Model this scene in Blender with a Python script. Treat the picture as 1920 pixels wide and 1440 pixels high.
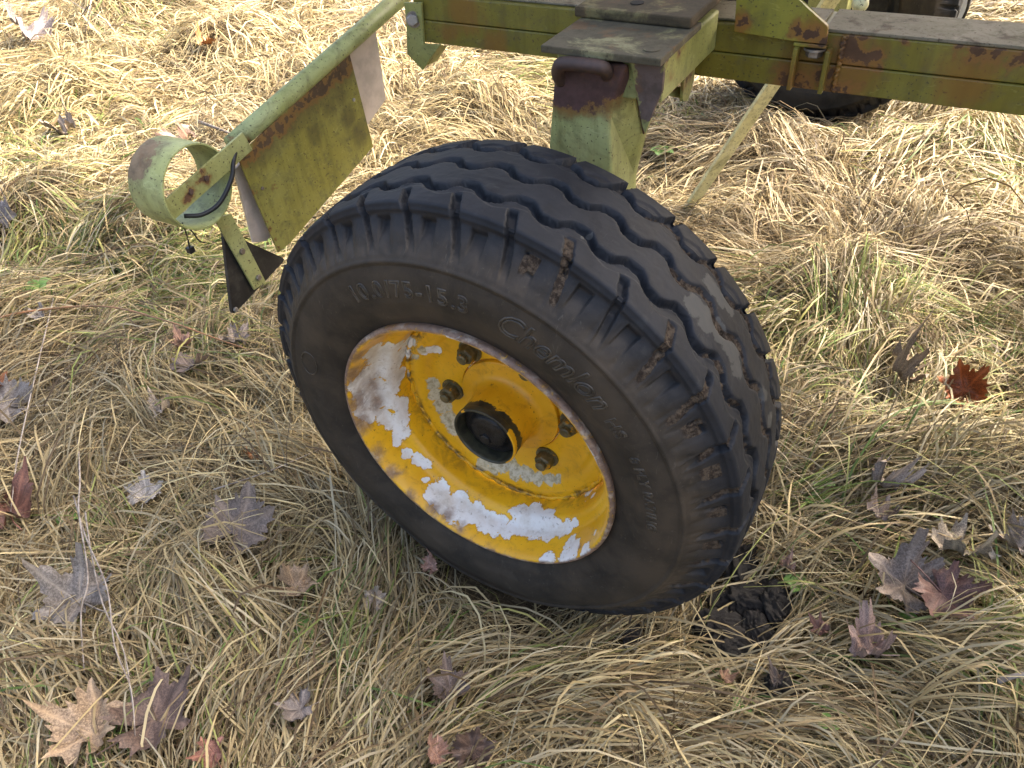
import bpy, bmesh, math, random
import numpy as np
from mathutils import Vector, Matrix
from mathutils.bvhtree import BVHTree

random.seed(7)
rng = np.random.default_rng(11)
PI = math.pi
scene = bpy.context.scene
for o in list(bpy.data.objects):
    bpy.data.objects.remove(o)
COL = scene.collection

# ------------------------------------------------------------------ camera
F = 1400.0                                   # focal length in photo pixels (1920 wide)
RM = np.array(((0.866, 0.494, -0.069), (0.288, -0.608, -0.740), (-0.408, 0.621, -0.669)))
u_, s_, v_ = np.linalg.svd(RM)
RM = u_ @ v_                                 # rows: image right, image down, forward
CAM = np.array((0.439, -0.664, 1.113))
cd = bpy.data.cameras.new('camera')
cd.sensor_width = 36.0
cd.lens = F / 1920 * 36.0
cd.clip_start = 0.02
cd.clip_end = 2000
cam = bpy.data.objects.new('camera', cd)
COL.objects.link(cam)
m3 = Matrix((RM[0], -RM[1], -RM[2])).transposed()
cam.matrix_world = Matrix.Translation(CAM) @ m3.to_4x4()
scene.camera = cam

# ------------------------------------------------------------------ sky, sun, exposure
SUN_EL, SUN_AZ = math.radians(43), math.radians(38)      # azimuth measured from +Y towards +X
w = bpy.data.worlds.new('World')
scene.world = w
w.use_nodes = True
nt = w.node_tree
sky = nt.nodes.new('ShaderNodeTexSky')
sky.sky_type = 'NISHITA'
sky.sun_disc = False
sky.sun_elevation = SUN_EL
sky.sun_rotation = SUN_AZ
sky.air_density = 1.0
sky.dust_density = 10.0
sky.ozone_density = 0.6
bgn = nt.nodes['Background']
bgn.inputs['Strength'].default_value = 0.15
nt.links.new(sky.outputs[0], bgn.inputs['Color'])
sl = bpy.data.lights.new('sun', 'SUN')
sl.energy = 2.0
sl.angle = math.radians(0.6)
sl.color = (1.0, 0.92, 0.77)
so = bpy.data.objects.new('sun', sl)
COL.objects.link(so)
sdir = Vector((math.sin(SUN_AZ) * math.cos(SUN_EL), math.cos(SUN_AZ) * math.cos(SUN_EL), math.sin(SUN_EL)))
so.rotation_euler = sdir.to_track_quat('Z', 'Y').to_euler()
so.location = (2, 5, 6)
scene.view_settings.view_transform = 'Standard'
scene.view_settings.look = 'None'
scene.view_settings.gamma = 1.0
scene.view_settings.use_curve_mapping = False
scene.view_settings.exposure = 2.17
scene.render.engine = 'CYCLES'
scene.cycles.max_bounces = 5
scene.cycles.diffuse_bounces = 3
scene.cycles.glossy_bounces = 2
scene.cycles.transmission_bounces = 2

# ------------------------------------------------------------------ photo pixel -> direction -> point on a known plane
def ray(px, py):
    return RM.T @ np.array(((px - 960) / F, (py - 720) / F, 1.0))
def at(px, py, axis, val):
    r = ray(px, py)
    return CAM + r * ((val - CAM[axis]) / r[axis])
def on_plane(px, py, P, N):
    r = ray(px, py)
    return CAM + r * (np.dot(np.asarray(P) - CAM, N) / np.dot(r, N))

# ------------------------------------------------------------------ object helpers
def link(o, parent=None):
    COL.objects.link(o)
    if parent is not None:
        o.parent = parent
    return o
def empty(name, loc=(0, 0, 0), parent=None):
    o = bpy.data.objects.new(name, None)
    o.location = loc
    o.empty_display_size = 0.1
    return link(o, parent)
def tag(o, label=None, cat=None, group=None, kind=None):
    if label: o['label'] = label
    if cat: o['category'] = cat
    if group: o['group'] = group
    if kind: o['kind'] = kind
    return o
def mesh_obj(name, verts, faces, mat, parent=None, smooth=False):
    me = bpy.data.meshes.new(name)
    me.from_pydata([tuple(map(float, v)) for v in verts], [], [tuple(f) for f in faces])
    me.materials.append(mat)
    if smooth:
        me.polygons.foreach_set('use_smooth', [True] * len(me.polygons))
    me.update()
    return link(bpy.data.objects.new(name, me), parent)
def bm_obj(name, bm, mat, parent=None, smooth=False):
    bmesh.ops.recalc_face_normals(bm, faces=bm.faces)
    me = bpy.data.meshes.new(name)
    bm.to_mesh(me)
    bm.free()
    me.materials.append(mat)
    if smooth:
        me.polygons.foreach_set('use_smooth', [True] * len(me.polygons))
    return link(bpy.data.objects.new(name, me), parent)
def bevel_all(bm, w, seg=2):
    if w > 0:
        bmesh.ops.bevel(bm, geom=list(bm.edges), offset=w, segments=seg, affect='EDGES', profile=0.5, clamp_overlap=True)
def bm_box(bm, lo, hi):
    lo, hi = np.minimum(lo, hi), np.maximum(lo, hi)
    vs = [bm.verts.new((x, y, z)) for x in (lo[0], hi[0]) for y in (lo[1], hi[1]) for z in (lo[2], hi[2])]
    for f in ((0, 1, 3, 2), (4, 6, 7, 5), (0, 4, 5, 1), (2, 3, 7, 6), (0, 2, 6, 4), (1, 5, 7, 3)):
        bm.faces.new([vs[i] for i in f])
def box(name, lo, hi, mat, parent=None, bev=0.002):
    bm = bmesh.new()
    bm_box(bm, np.array(lo, float), np.array(hi, float))
    bevel_all(bm, bev)
    return bm_obj(name, bm, mat, parent)
def bm_prism(bm, pts, vec):
    a = [bm.verts.new(tuple(p)) for p in pts]
    b = [bm.verts.new(tuple(np.asarray(p) + np.asarray(vec))) for p in pts]
    bm.faces.new(a)
    bm.faces.new(b[::-1])
    n = len(a)
    for i in range(n):
        bm.faces.new((a[i], b[i], b[(i + 1) % n], a[(i + 1) % n]))
def prism(name, pts, vec, mat, parent=None, bev=0.001):
    bm = bmesh.new()
    bm_prism(bm, pts, vec)
    bevel_all(bm, bev)
    return bm_obj(name, bm, mat, parent)
def tube_data(pts, rad, n=10, cap=True):
    pts = [np.asarray(p, float) for p in pts]
    m = len(pts)
    rad = np.broadcast_to(rad, (m,))
    V, Fc = [], []
    up = np.array((0.13, 0.29, 0.95))
    prev = None
    for i in range(m):
        t = pts[min(i + 1, m - 1)] - pts[max(i - 1, 0)]
        t /= np.linalg.norm(t) + 1e-12
        if prev is None:
            a = np.cross(t, up); a /= np.linalg.norm(a) + 1e-12
        else:
            a = prev - t * np.dot(prev, t); a /= np.linalg.norm(a) + 1e-12
        prev = a
        b = np.cross(t, a)
        for k in range(n):
            an = 2 * PI * k / n
            V.append(pts[i] + rad[i] * (a * math.cos(an) + b * math.sin(an)))
    for i in range(m - 1):
        for k in range(n):
            k2 = (k + 1) % n
            Fc.append((i * n + k, i * n + k2, (i + 1) * n + k2, (i + 1) * n + k))
    if cap:
        Fc.append(tuple(range(n))[::-1])
        Fc.append(tuple(range((m - 1) * n, m * n)))
    return V, Fc
def tube(name, pts, rad, mat, parent=None, n=12, smooth=True):
    V, Fc = tube_data(pts, rad, n)
    return mesh_obj(name, V, Fc, mat, parent, smooth)
def spline(pts, k=8):
    pts = [np.asarray(p, float) for p in pts]
    P = [2 * pts[0] - pts[1]] + pts + [2 * pts[-1] - pts[-2]]
    out = []
    for i in range(1, len(P) - 2):
        for j in range(k):
            t = j / k
            out.append(0.5 * (2 * P[i] + (P[i + 1] - P[i - 1]) * t + (2 * P[i - 1] - 5 * P[i] + 4 * P[i + 1] - P[i + 2]) * t * t
                              + (3 * P[i] - P[i - 1] - 3 * P[i + 1] + P[i + 2]) * t ** 3))
    out.append(pts[-1])
    return out
def lathe_y(name, prof, n, mat, parent, centre=(0, 0, 0), smooth=True, wob=None):
    """prof: list of (y, r); turned round the Y axis through centre"""
    V, Fc = [], []
    m = len(prof)
    for i, (y, r) in enumerate(prof):
        for k in range(n):
            a = 2 * PI * k / n
            rr = r + (wob(i, a) if wob else 0)
            V.append((centre[0] + rr * math.cos(a), centre[1] + y, centre[2] + rr * math.sin(a)))
    for i in range(m - 1):
        for k in range(n):
            k2 = (k + 1) % n
            Fc.append((i * n + k, (i + 1) * n + k, (i + 1) * n + k2, i * n + k2))
    return mesh_obj(name, V, Fc, mat, parent, smooth)

# ------------------------------------------------------------------ numpy value noise
_perm = rng.random((256, 256))
def vnoise(x, y):
    x = np.asarray(x, float); y = np.asarray(y, float)
    xi = np.floor(x).astype(int); yi = np.floor(y).astype(int)
    fx = x - xi; fy = y - yi
    fx = fx * fx * (3 - 2 * fx); fy = fy * fy * (3 - 2 * fy)
    g = lambda i, j: _perm[i & 255, j & 255]
    return ((g(xi, yi) * (1 - fx) + g(xi + 1, yi) * fx) * (1 - fy) + (g(xi, yi + 1) * (1 - fx) + g(xi + 1, yi + 1) * fx) * fy)
def fbm(x, y, o=3):
    s = 0; a = 1; t = 0
    for i in range(o):
        s = s + a * vnoise(x * 2 ** i + 17.3 * i, y * 2 ** i + 5.1 * i); t += a; a *= 0.5
    return s / t
def sstep(a, b, x):
    t = np.clip((x - a) / (b - a), 0, 1)
    return t * t * (3 - 2 * t)

# ------------------------------------------------------------------ material helpers
class NM:
    def __init__(self, name):
        self.m = bpy.data.materials.new(name)
        self.m.use_nodes = True
        self.t = self.m.node_tree
        self.b = self.t.nodes['Principled BSDF']
        self.pos = None
    def n(self, ty, **kw):
        nd = self.t.nodes.new(ty)
        for k, v in kw.items():
            setattr(nd, k, v)
        return nd
    def l(self, a, b):
        self.t.links.new(a, b)
    def coord(self):
        if self.pos is None:
            self.pos = self.n('ShaderNodeTexCoord').outputs['Object']
        return self.pos
    def noise(self, scale, detail=4, rough=0.6, dist=0.0, vec=None, col=False):
        nd = self.n('ShaderNodeTexNoise')
        self.l(vec if vec is not None else self.coord(), nd.inputs['Vector'])
        nd.inputs['Scale'].default_value = scale
        nd.inputs['Detail'].default_value = detail
        nd.inputs['Roughness'].default_value = rough
        nd.inputs['Distortion'].default_value = dist
        return nd.outputs['Color' if col else 'Fac']
    def math(self, op, a, b=None, c=None, clamp=False):
        nd = self.n('ShaderNodeMath', operation=op)
        nd.use_clamp = clamp
        for i, v in enumerate((a, b, c)):
            if v is None: continue
            if isinstance(v, (int, float)): nd.inputs[i].default_value = v
            else: self.l(v, nd.inputs[i])
        return nd.outputs[0]
    def step(self, x, lo, hi):
        nd = self.n('ShaderNodeMapRange')
        nd.interpolation_type = 'SMOOTHSTEP'
        self.l(x, nd.inputs[0])
        nd.inputs[1].default_value = lo
        nd.inputs[2].default_value = hi
        return nd.outputs[0]
    def mix(self, f, a, b):
        nd = self.n('ShaderNodeMix', data_type='RGBA')
        for i, v in ((0, f), (6, a), (7, b)):
            if isinstance(v, (int, float)): nd.inputs[i].default_value = v
            elif isinstance(v, tuple): nd.inputs[i].default_value = v + (1,) if len(v) == 3 else v
            else: self.l(v, nd.inputs[i])
        return nd.outputs[2]
    def scale_vec(self, s):
        nd = self.n('ShaderNodeMapping')
        self.l(self.coord(), nd.inputs[0])
        nd.inputs['Scale'].default_value = s
        return nd.outputs[0]
    def blobs(self, pts, warp=None):
        """max over (1 - distance/radius) of a list of ((x,y,z), r)"""
        v = self.coord()
        if warp:
            sc, am = warp
            c = self.noise(sc, 3, 0.6, col=True)
            a = self.n('ShaderNodeVectorMath', operation='SUBTRACT'); self.l(c, a.inputs[0]); a.inputs[1].default_value = (0.5, 0.5, 0.5)
            s = self.n('ShaderNodeVectorMath', operation='SCALE'); self.l(a.outputs[0], s.inputs[0]); s.inputs['Scale'].default_value = am
            d = self.n('ShaderNodeVectorMath', operation='ADD'); self.l(v, d.inputs[0]); self.l(s.outputs[0], d.inputs[1])
            v = d.outputs[0]
        acc = None
        for p, r in pts:
            d = self.n('ShaderNodeVectorMath', operation='DISTANCE')
            self.l(v, d.inputs[0])
            d.inputs[1].default_value = tuple(float(q) for q in p)
            x = self.math('MULTIPLY_ADD', d.outputs['Value'], -1.0 / r, 1.0)
            acc = x if acc is None else self.math('MAXIMUM', acc, x)
        return acc
    def attr(self, name):
        return self.n('ShaderNodeAttribute', attribute_name=name).outputs
    def bump(self, h, strength=0.3, dist=0.002):
        nd = self.n('ShaderNodeBump')
        nd.inputs['Strength'].default_value = strength
        nd.inputs['Distance'].default_value = dist
        self.l(h, nd.inputs['Height'])
        self.l(nd.outputs[0], self.b.inputs['Normal'])
    def out(self, col, rough, metal=0.0, spec=None):
        for v, k in ((col, 'Base Color'), (rough, 'Roughness'), (metal, 'Metallic')):
            if isinstance(v, (int, float)): self.b.inputs[k].default_value = v
            elif isinstance(v, tuple): self.b.inputs[k].default_value = v + (1,)
            else: self.l(v, self.b.inputs[k])
        if spec is not None: self.b.inputs['Specular IOR Level'].default_value = spec
        return self.m

RUST_D = (0.060, 0.034, 0.028)
RUST_P = (0.085, 0.050, 0.048)
RUST_O = (0.24, 0.105, 0.025)
def paint(name, base, base2, rust=0.0, blobs=None, dirt=0.35, halo=True, rcol=RUST_P, streak=True, rough=0.5, rscale=16, warp=0.05, ralpha=0.9, stains=None, scol=(0.20, 0.085, 0.015), core=0.30):
    """weathered lime paint: sun-faded patches, grime, rust spots; named rust patches at blobs"""
    k = NM(name)
    big = k.noise(7, 4, 0.6, 0.4)
    col = k.mix(k.step(big, 0.35, 0.68), base, base2)
    if streak:
        st = k.noise(1.0, 4, 0.6, vec=k.scale_vec((55, 55, 5)))
        col = k.mix(k.math('MULTIPLY', k.step(st, 0.45, 0.70), 0.5), col, tuple(c * 0.55 for c in base))
    mott = k.noise(60, 6, 0.7)
    col = k.mix(k.math('MULTIPLY', k.step(mott, 0.48, 0.72), dirt), col, (0.09, 0.085, 0.04))
    spk = k.noise(230, 2, 0.5)
    col = k.mix(k.math('MULTIPLY', k.step(spk, 0.63, 0.70), 0.85), col, (0.055, 0.04, 0.02))
    scf = k.noise(1.0, 4, 0.7, 1.5, vec=k.scale_vec((30, 90, 90)))
    col = k.mix(k.math('MULTIPLY', k.step(scf, 0.60, 0.68), 0.30), col, tuple(min(0.6, c * 1.5 + 0.05) for c in base2))
    grim = k.noise(16, 6, 0.75, 0.8)
    col = k.mix(k.math('MULTIPLY', k.step(grim, 0.50, 0.72), 0.55), col, (0.085, 0.080, 0.035))
    rn = k.noise(rscale, 7, 0.68, 0.3)
    val = k.math('MULTIPLY_ADD', rn, 1.0, rust - 0.5)
    if blobs:
        b = k.blobs(blobs, (40, warp))
        val = k.math('MAXIMUM', val, k.math('MULTIPLY_ADD', k.math('SUBTRACT', k.noise(95, 7, 0.75), 0.5), 1.0, k.math('MULTIPLY_ADD', k.math('SUBTRACT', k.noise(28, 4, 0.6), 0.5), 0.8, b)))
        soft = k.math('MULTIPLY_ADD', k.math('SUBTRACT', k.noise(50, 6, 0.7), 0.5), 1.3, b)
        col = k.mix(k.math('MULTIPLY', k.step(soft, -0.25, 0.55), 0.72), col, (0.105, 0.070, 0.028))
    if stains:
        sb = k.blobs(stains, (25, 0.03))
        col = k.mix(k.math('MULTIPLY', k.step(k.math('MULTIPLY_ADD', k.math('SUBTRACT', k.noise(1.0, 5, 0.7, vec=k.scale_vec((70, 70, 9))), 0.5), 1.2, sb), 0.0, 0.7), 0.6), col, scol)
    msk = k.math('MULTIPLY', k.step(val, core, core + 0.13), ralpha)
    rv = k.noise(35, 5, 0.7)
    rc = k.mix(k.step(rv, 0.4, 0.65), rcol, tuple(c * 0.55 for c in rcol))
    rc = k.mix(k.math('MULTIPLY', k.step(k.noise(24, 4, 0.6), 0.56, 0.7), 0.6), rc, (0.15, 0.07, 0.03))
    if halo:
        col = k.mix(k.math('MULTIPLY', k.step(val, 0.05, 0.36), 0.5), col, RUST_O)
    col = k.mix(msk, col, rc)
    ro = k.math('MULTIPLY_ADD', msk, 0.35, rough)
    h = k.math('MULTIPLY_ADD', k.noise(110, 5, 0.7), 0.4, k.math('MULTIPLY', msk, -0.5))
    k.bump(k.math('ADD', h, k.math('MULTIPLY', k.math('MULTIPLY', rn, msk), 0.8)), 0.35, 0.0015)
    return k.out(col, ro)

# =================================================================== GROUND
WHEEL_Z, WR = 0.36, 0.37
TUS = []                                             # tussocks: x, y, radius, height
for px, py, r, h in ((1560, 560, 0.20, 0.13), (1420, 300, 0.22, 0.12), (1700, 700, 0.16, 0.05), (1800, 480, 0.25, 0.08), (1250, 300, 0.16, 0.07),
                     (430, 90, 0.30, 0.16), (120, 180, 0.35, 0.12), (330, 430, 0.20, 0.12), (600, 150, 0.3, 0.10), (150, 400, 0.3, 0.08),
                     (420, 1090, 0.12, 0.07), (520, 900, 0.12, 0.05), (120, 1250, 0.14, 0.08), (1050, 1230, 0.15, 0.06), (1650, 850, 0.2, 0.05),
                     (1480, 1320, 0.12, 0.05), (1860, 1250, 0.14, 0.06), (300, 700, 0.18, 0.05), (760, 1250, 0.13, 0.05), (900, 190, 0.2, 0.10),
                     (250, 20, 0.5, 0.15), (1780, 250, 0.3, 0.1), (1900, 900, 0.16, 0.06), (60, 620, 0.2, 0.06)):
    p = at(px, py, 2, 0.04)
    TUS.append((p[0], p[1], r, h))
for i in range(120):
    TUS.append((rng.uniform(-7, 3), rng.uniform(-2.5, 6), rng.uniform(0.12, 0.35), rng.uniform(0.02, 0.09)))
TUS = np.array(TUS)
def terrain(x, y):
    x = np.asarray(x, float); y = np.asarray(y, float)
    z = 0.05 * (fbm(x * 1.3 + 40, y * 1.3 + 40, 3) - 0.5)
    keep = np.ones_like(z)
    for tx, ty, tr, th in TUS:
        d2 = ((x - tx) ** 2 + (y - ty) ** 2) / (tr * tr)
        z = z + np.where(d2 < 6, th * np.exp(-d2 * 1.6), 0)
    for wy, wx in ((0.0, 0.0), (2.06, 0.0)):              # ground pressed flat under the wheels
        d = np.hypot((x - wx) / 0.42, (y - wy) / 0.26)
        k = sstep(0.7, 1.7, d)
        z = z * k + (1 - k) * (-0.012)
    far = sstep(12, 30, np.hypot(x, y))
    return z * (1 - far) - 0.0 * far

xs = np.concatenate([-np.geomspace(900, 8, 18), np.arange(-7.5, 3.6, 0.075), np.geomspace(4, 900, 18)])
ys = np.concatenate([-np.geomspace(900, 3.2, 18), np.arange(-2.8, 6.1, 0.075), np.geomspace(6.6, 900, 18)])
GX, GY = np.meshgrid(xs, ys, indexing='ij')
GZ = terrain(GX, GY)
nx, ny = GX.shape
idx = np.arange(nx * ny).reshape(nx, ny)
Fq = np.stack([idx[:-1, :-1], idx[1:, :-1], idx[1:, 1:], idx[:-1, 1:]], -1).reshape(-1, 4)
k = NM('soil_and_thatch')
thin = k.noise(1.0, 5, 0.7, 1.0, vec=k.scale_vec((40, 160, 60)))
thin2 = k.noise(1.0, 5, 0.7, 1.0, vec=k.scale_vec((150, 45, 60)))
c0 = k.mix(k.step(k.noise(6, 4), 0.35, 0.65), (0.040, 0.028, 0.017), (0.075, 0.056, 0.034))
c1 = k.mix(k.step(k.math('MAXIMUM', thin, thin2), 0.5, 0.7), c0, (0.20, 0.155, 0.09))
k.bump(thin, 0.8, 0.01)
M_SOIL = k.out(c1, 0.95, spec=0.1)
g = mesh_obj('ground', np.stack([GX, GY, GZ], -1).reshape(-1, 3), Fq.tolist(), M_SOIL, None, True)
tag(g, kind='structure')

# =================================================================== MATERIALS
LIME = (0.27, 0.275, 0.080)
LIME2 = (0.33, 0.345, 0.14)
OLIVE = (0.150, 0.128, 0.012)
OLIVE2 = (0.190, 0.172, 0.030)
def P(px, py, axis, val): return tuple(at(px, py, axis, val))

BY0, BY1, BZ0, BZ1 = 0.42, 0.515, 0.698, 0.772            # chassis beam section
ARM_T = 0.800
M_LIME = paint('lime_paint', LIME, LIME2, -0.09)
M_BEAM = paint('beam_paint', OLIVE, OLIVE2, -0.09, [(P(1600, 100, 1, BY0), 0.034), (P(1470, 150, 1, BY0), 0.024),
               (P(1625, 105, 1, BY0), 0.022), (P(1540, 140, 1, BY0), 0.018), (P(1590, 168, 1, BY0), 0.018), (P(1830, 97, 1, BY0), 0.016), (P(1870, 103, 1, BY0), 0.02), (P(1910, 108, 1, BY0), 0.022), (P(1790, 92, 1, BY0), 0.012), (P(1600, 70, 1, BY0), 0.014),
               (P(1690, 74, 1, BY0), 0.011), (P(1630, 68, 1, BY0), 0.011), (P(1560, 165, 1, BY0), 0.018), (P(1500, 155, 1, BY0), 0.018)], 0.5, rcol=(0.07, 0.036, 0.022), stains=[(P(870, 25, 1, BY0), 0.05), (P(930, 85, 1, BY0), 0.04), (P(1600, 130, 1, BY0), 0.05), (P(1500, 140, 1, BY0), 0.05), (P(840, 60, 1, BY0), 0.03), (P(1800, 150, 1, BY0), 0.05)], core=0.44, ralpha=0.8)
M_TOPS = paint('weathered_top_faces', (0.15, 0.13, 0.085), (0.21, 0.185, 0.13), 0.30, None, 0.9, False, rcol=(0.075, 0.055, 0.036), streak=False, rough=0.8, rscale=20, ralpha=0.75)
M_GUSSET = paint('gusset_paint', (0.20, 0.185, 0.020), (0.25, 0.24, 0.036), -0.10, [(P(1518, 62, 1, 0.405), 0.018), (P(1492, 60, 1, 0.405), 0.014), (P(1548, 70, 1, 0.405), 0.018), (P(1392, 45, 1, 0.405), 0.018)], 0.4, rcol=(0.055, 0.028, 0.02), core=0.45, ralpha=0.85, stains=[(P(1515, 60, 1, 0.405), 0.03), (P(1545, 60, 1, 0.405), 0.025), (P(1392, 45, 1, 0.405), 0.02)], scol=(0.24, 0.11, 0.012))
PY = 0.20                                                   # outer face of the wheel post
postrust = [(P(1060 + 22 * i, 150 + (i % 2) * 14 - 4 * i, 1, PY), 0.050) for i in range(6)] + [(P(1050 + 20 * i, 178 - 3 * i, 1, PY), 0.026) for i in range(6)]
M_POST = paint('post_paint', (0.34, 0.36, 0.115), (0.40, 0.425, 0.18), -0.12, postrust, 0.35, rcol=(0.085, 0.042, 0.045), warp=0.02, stains=[(P(1050 + 22 * i, 200 - 3 * i, 1, PY), 0.02) for i in range(5)])
M_ARM = paint('arm_paint', LIME, LIME2, -0.09, [(P(1213, 140, 0, 0.09), 0.032), (P(1222, 185, 0, 0.09), 0.034), (P(1232, 215, 0, 0.09), 0.02), (P(1265, 135, 0, 0.09), 0.030), (P(1283, 80, 0, 0.126), 0.02), (P(1255, 105, 0, 0.126), 0.014)], 0.35, rcol=(0.11, 0.075, 0.065))
M_WEB = paint('web_paint', LIME, LIME2, -0.06, [(P(1215, 130, 1, .2045), .022), (P(1222, 150, 1, .2045), .020), (P(1220, 185, 1, .2045), .024), (P(1217, 215, 1, .2045), .020), (P(1268, 140, 0, .121), .024), (P(1262, 160, 0, .121), .02)], 0.45, rcol=(0.115, 0.085, 0.078), core=0.12)
M_PLATE = paint('rusty_top_plate', (0.20, 0.185, 0.085), (0.24, 0.23, 0.13), 0.43, None, 0.9, False, rcol=(0.080, 0.066, 0.046), streak=False, rough=0.8, rscale=14, ralpha=0.85)
M_CAP = paint('rusty_cap_plate', (0.15, 0.125, 0.050), (0.18, 0.155, 0.07), 0.42, None, 0.9, False, rcol=(0.060, 0.042, 0.026), streak=False, rough=0.85, rscale=14, ralpha=0.85)
k = NM('oxidised_bar')
c = k.mix(k.step(k.noise(30, 5, 0.7), 0.35, 0.7), (0.085, 0.052, 0.042), (0.05, 0.033, 0.028))
k.bump(k.noise(120, 5), 0.3, 0.001)
M_BAR = k.out(c, 0.6)
k = NM('rim_steel_plain')
M_STEEL = k.out(k.mix(k.step(k.noise(40, 5), 0.4, 0.6), (0.35, 0.34, 0.32), (0.20, 0.17, 0.14)), 0.45, 0.6)
k = NM('black_rubber_cable')
M_CABLE = k.out((0.012, 0.013, 0.015), 0.45)
k = NM('black_plate')
M_BLACK = k.out(k.mix(k.step(k.noise(35, 6, 0.7), 0.45, 0.75), (0.010, 0.010, 0.011), (0.045, 0.042, 0.036)), 0.55)
k = NM('grey_white_board')
M_BOARD = k.out(k.mix(k.step(k.noise(30, 5), 0.4, 0.7), (0.55, 0.47, 0.40), (0.42, 0.36, 0.30)), 0.6)

# =================================================================== TRAILER
trailer = tag(empty('trailer', (0, 0, 0)), 'lime green farm trailer frame with black tyres and yellow wheel', 'trailer')

# ---- near chassis beam: two channels welded toe to toe, seam half way up
bm = bmesh.new()
seam = BZ0 + 0.036
bm_box(bm, np.array((-0.40, BY0, BZ0)), np.array((2.6, BY1, seam - 0.0006)))
bm_box(bm, np.array((-0.40, BY0 + 0.0015, seam + 0.0006)), np.array((2.6, BY1, BZ1)))
bevel_all(bm, 0.0016, 2)
beam = bm_obj('chassis_beam', bm, M_BEAM, trailer)
# weathered flat plate lying on the beam top, right of the joint
wp = prism('top_plate', [(0.262, BY0 + 0.003, BZ1 + 0.0005), (2.55, BY0 + 0.003, BZ1 + 0.0005), (2.55, BY1 - 0.003, BZ1 + 0.0005), (0.262, BY1 - 0.003, BZ1 + 0.0005)], (0, 0, 0.004), M_TOPS, beam, 0.001)
prism('top_plate', [(-0.395, BY0 + 0.012, BZ1 + 0.0005), (0.255, BY0 + 0.012, BZ1 + 0.0005), (0.255, BY1 - 0.003, BZ1 + 0.0005), (-0.395, BY1 - 0.003, BZ1 + 0.0005)], (0, 0, 0.003), M_TOPS, beam, 0.001)
# vertical ribs and the weld bead between the two lengths
for px in (1492, 1552):
    p = at(px, 120, 1, BY0)
    box('rib', (p[0] - 0.003, BY0 - 0.020, BZ0 + 0.003), (p[0] + 0.003, BY0 - 0.0005, BZ0 + 0.058), M_BEAM, beam, 0.0012)
p = at(1573, 120, 1, BY0)
wpts = [(p[0] + 0.0015 * math.sin(i * 2.1), BY0 - 0.001, BZ0 + 0.002 + 0.0023 * i) for i in range(32)]
tube('weld_bead', wpts, [0.0032 + 0.0006 * math.sin(i * 1.7) for i in range(32)], M_BEAM, beam, 8)
# gusset standing on the beam, bolt under its foot
gy = BY0 - 0.013
gp = [P(1376, 60, 1, gy), P(1490, 77, 1, gy), P(1549, 84, 1, gy), P(1552, 50, 1, gy), P(1494, -2, 1, gy), P(1480, -40, 1, gy), P(1384, -50, 1, gy)]
prism('gusset_plate', gp, (0, 0.008, 0), M_GUSSET, beam, 0.0012)
b0 = at(1488, 78, 1, gy); b1 = at(1549, 86, 1, gy)
box('foot_flange', (b0[0], gy + 0.001, b0[2] - 0.006), (b1[0], BY0 - 0.001, b0[2] - 0.0012), M_GUSSET, beam, 0.001)
def hexnut(name, c, ax, r, h, mat, parent, stud=0.0, washer=0.0, dome=0.0, rot=0.0):
    c = np.asarray(c, float); ax = np.asarray(ax, float); ax /= np.linalg.norm(ax)
    a = np.cross(ax, (0.3, 0.2, 0.9)); a /= np.linalg.norm(a); b = np.cross(ax, a)
    V, Fc = [], []
    def ring(n, rr, off, ph=0.0):
        s = len(V)
        for i in range(n):
            an = 2 * PI * i / n + ph
            V.append(c + ax * off + rr * (a * math.cos(an) + b * math.sin(an)))
        return s
    def bridge(s0, s1, n):
        for i in range(n):
            Fc.append((s0 + i, s0 + (i + 1) % n, s1 + (i + 1) % n, s1 + i))
    if washer:
        s0 = ring(24, washer, 0); s1 = ring(24, washer, 0.003); bridge(s0, s1, 24); Fc.append(tuple(range(s1, s1 + 24)))
    z0 = 0.003 if washer else 0
    s0 = ring(6, r, z0, rot); s1 = ring(6, r, z0 + h * 0.85, rot); s2 = ring(6, r * 0.86, z0 + h, rot)
    bridge(s0, s1, 6); bridge(s1, s2, 6); Fc.append(tuple(range(s2, s2 + 6)))
    if stud:
        s0 = ring(14, r * 0.58, z0 + h); s1 = ring(14, r * 0.58, z0 + h + stud * 0.8); s2 = ring(14, r * 0.42, z0 + h + stud)
        bridge(s0, s1, 14); bridge(s1, s2, 14); Fc.append(tuple(range(s2, s2 + 14)))
    return mesh_obj(name, V, Fc, mat, parent)
bp = at(1528, 92, 1, gy + 0.006)
hexnut('bolt', (bp[0], gy + 0.006, b0[2] - 0.006), (0, 0, -1), 0.011, 0.009, M_STEEL, beam, washer=0.014)

# ---- folded end plate and bolt at the rear end of the beam
e = BY0 - 0.006
ep = [P(757, 5, 1, e), P(790, 5, 1, e), P(793, 84, 1, e), P(826, 84, 1, e), P(792, 132, 1, e), P(763, 101, 1, e), P(762, 45, 1, e)]
prism('end_plate', ep, (0, 0.005, 0), M_LIME, beam, 0.001)
fp = [np.array(P(821, 84, 1, e + 0.006)), np.array(P(836, 86, 1, e + 0.05)), np.array(P(816, 115, 1, e + 0.05)), np.array(P(800, 122, 1, e + 0.006))]
prism('folded_flange', fp, (0.003, 0.001, 0), M_LIME, beam, 0.0008)
bp = np.array(P(776, 36, 1, e))
hexnut('bolt', bp, (0.35, -1, 0.1), 0.010, 0.008, M_STEEL, beam, washer=0.013)

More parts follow.
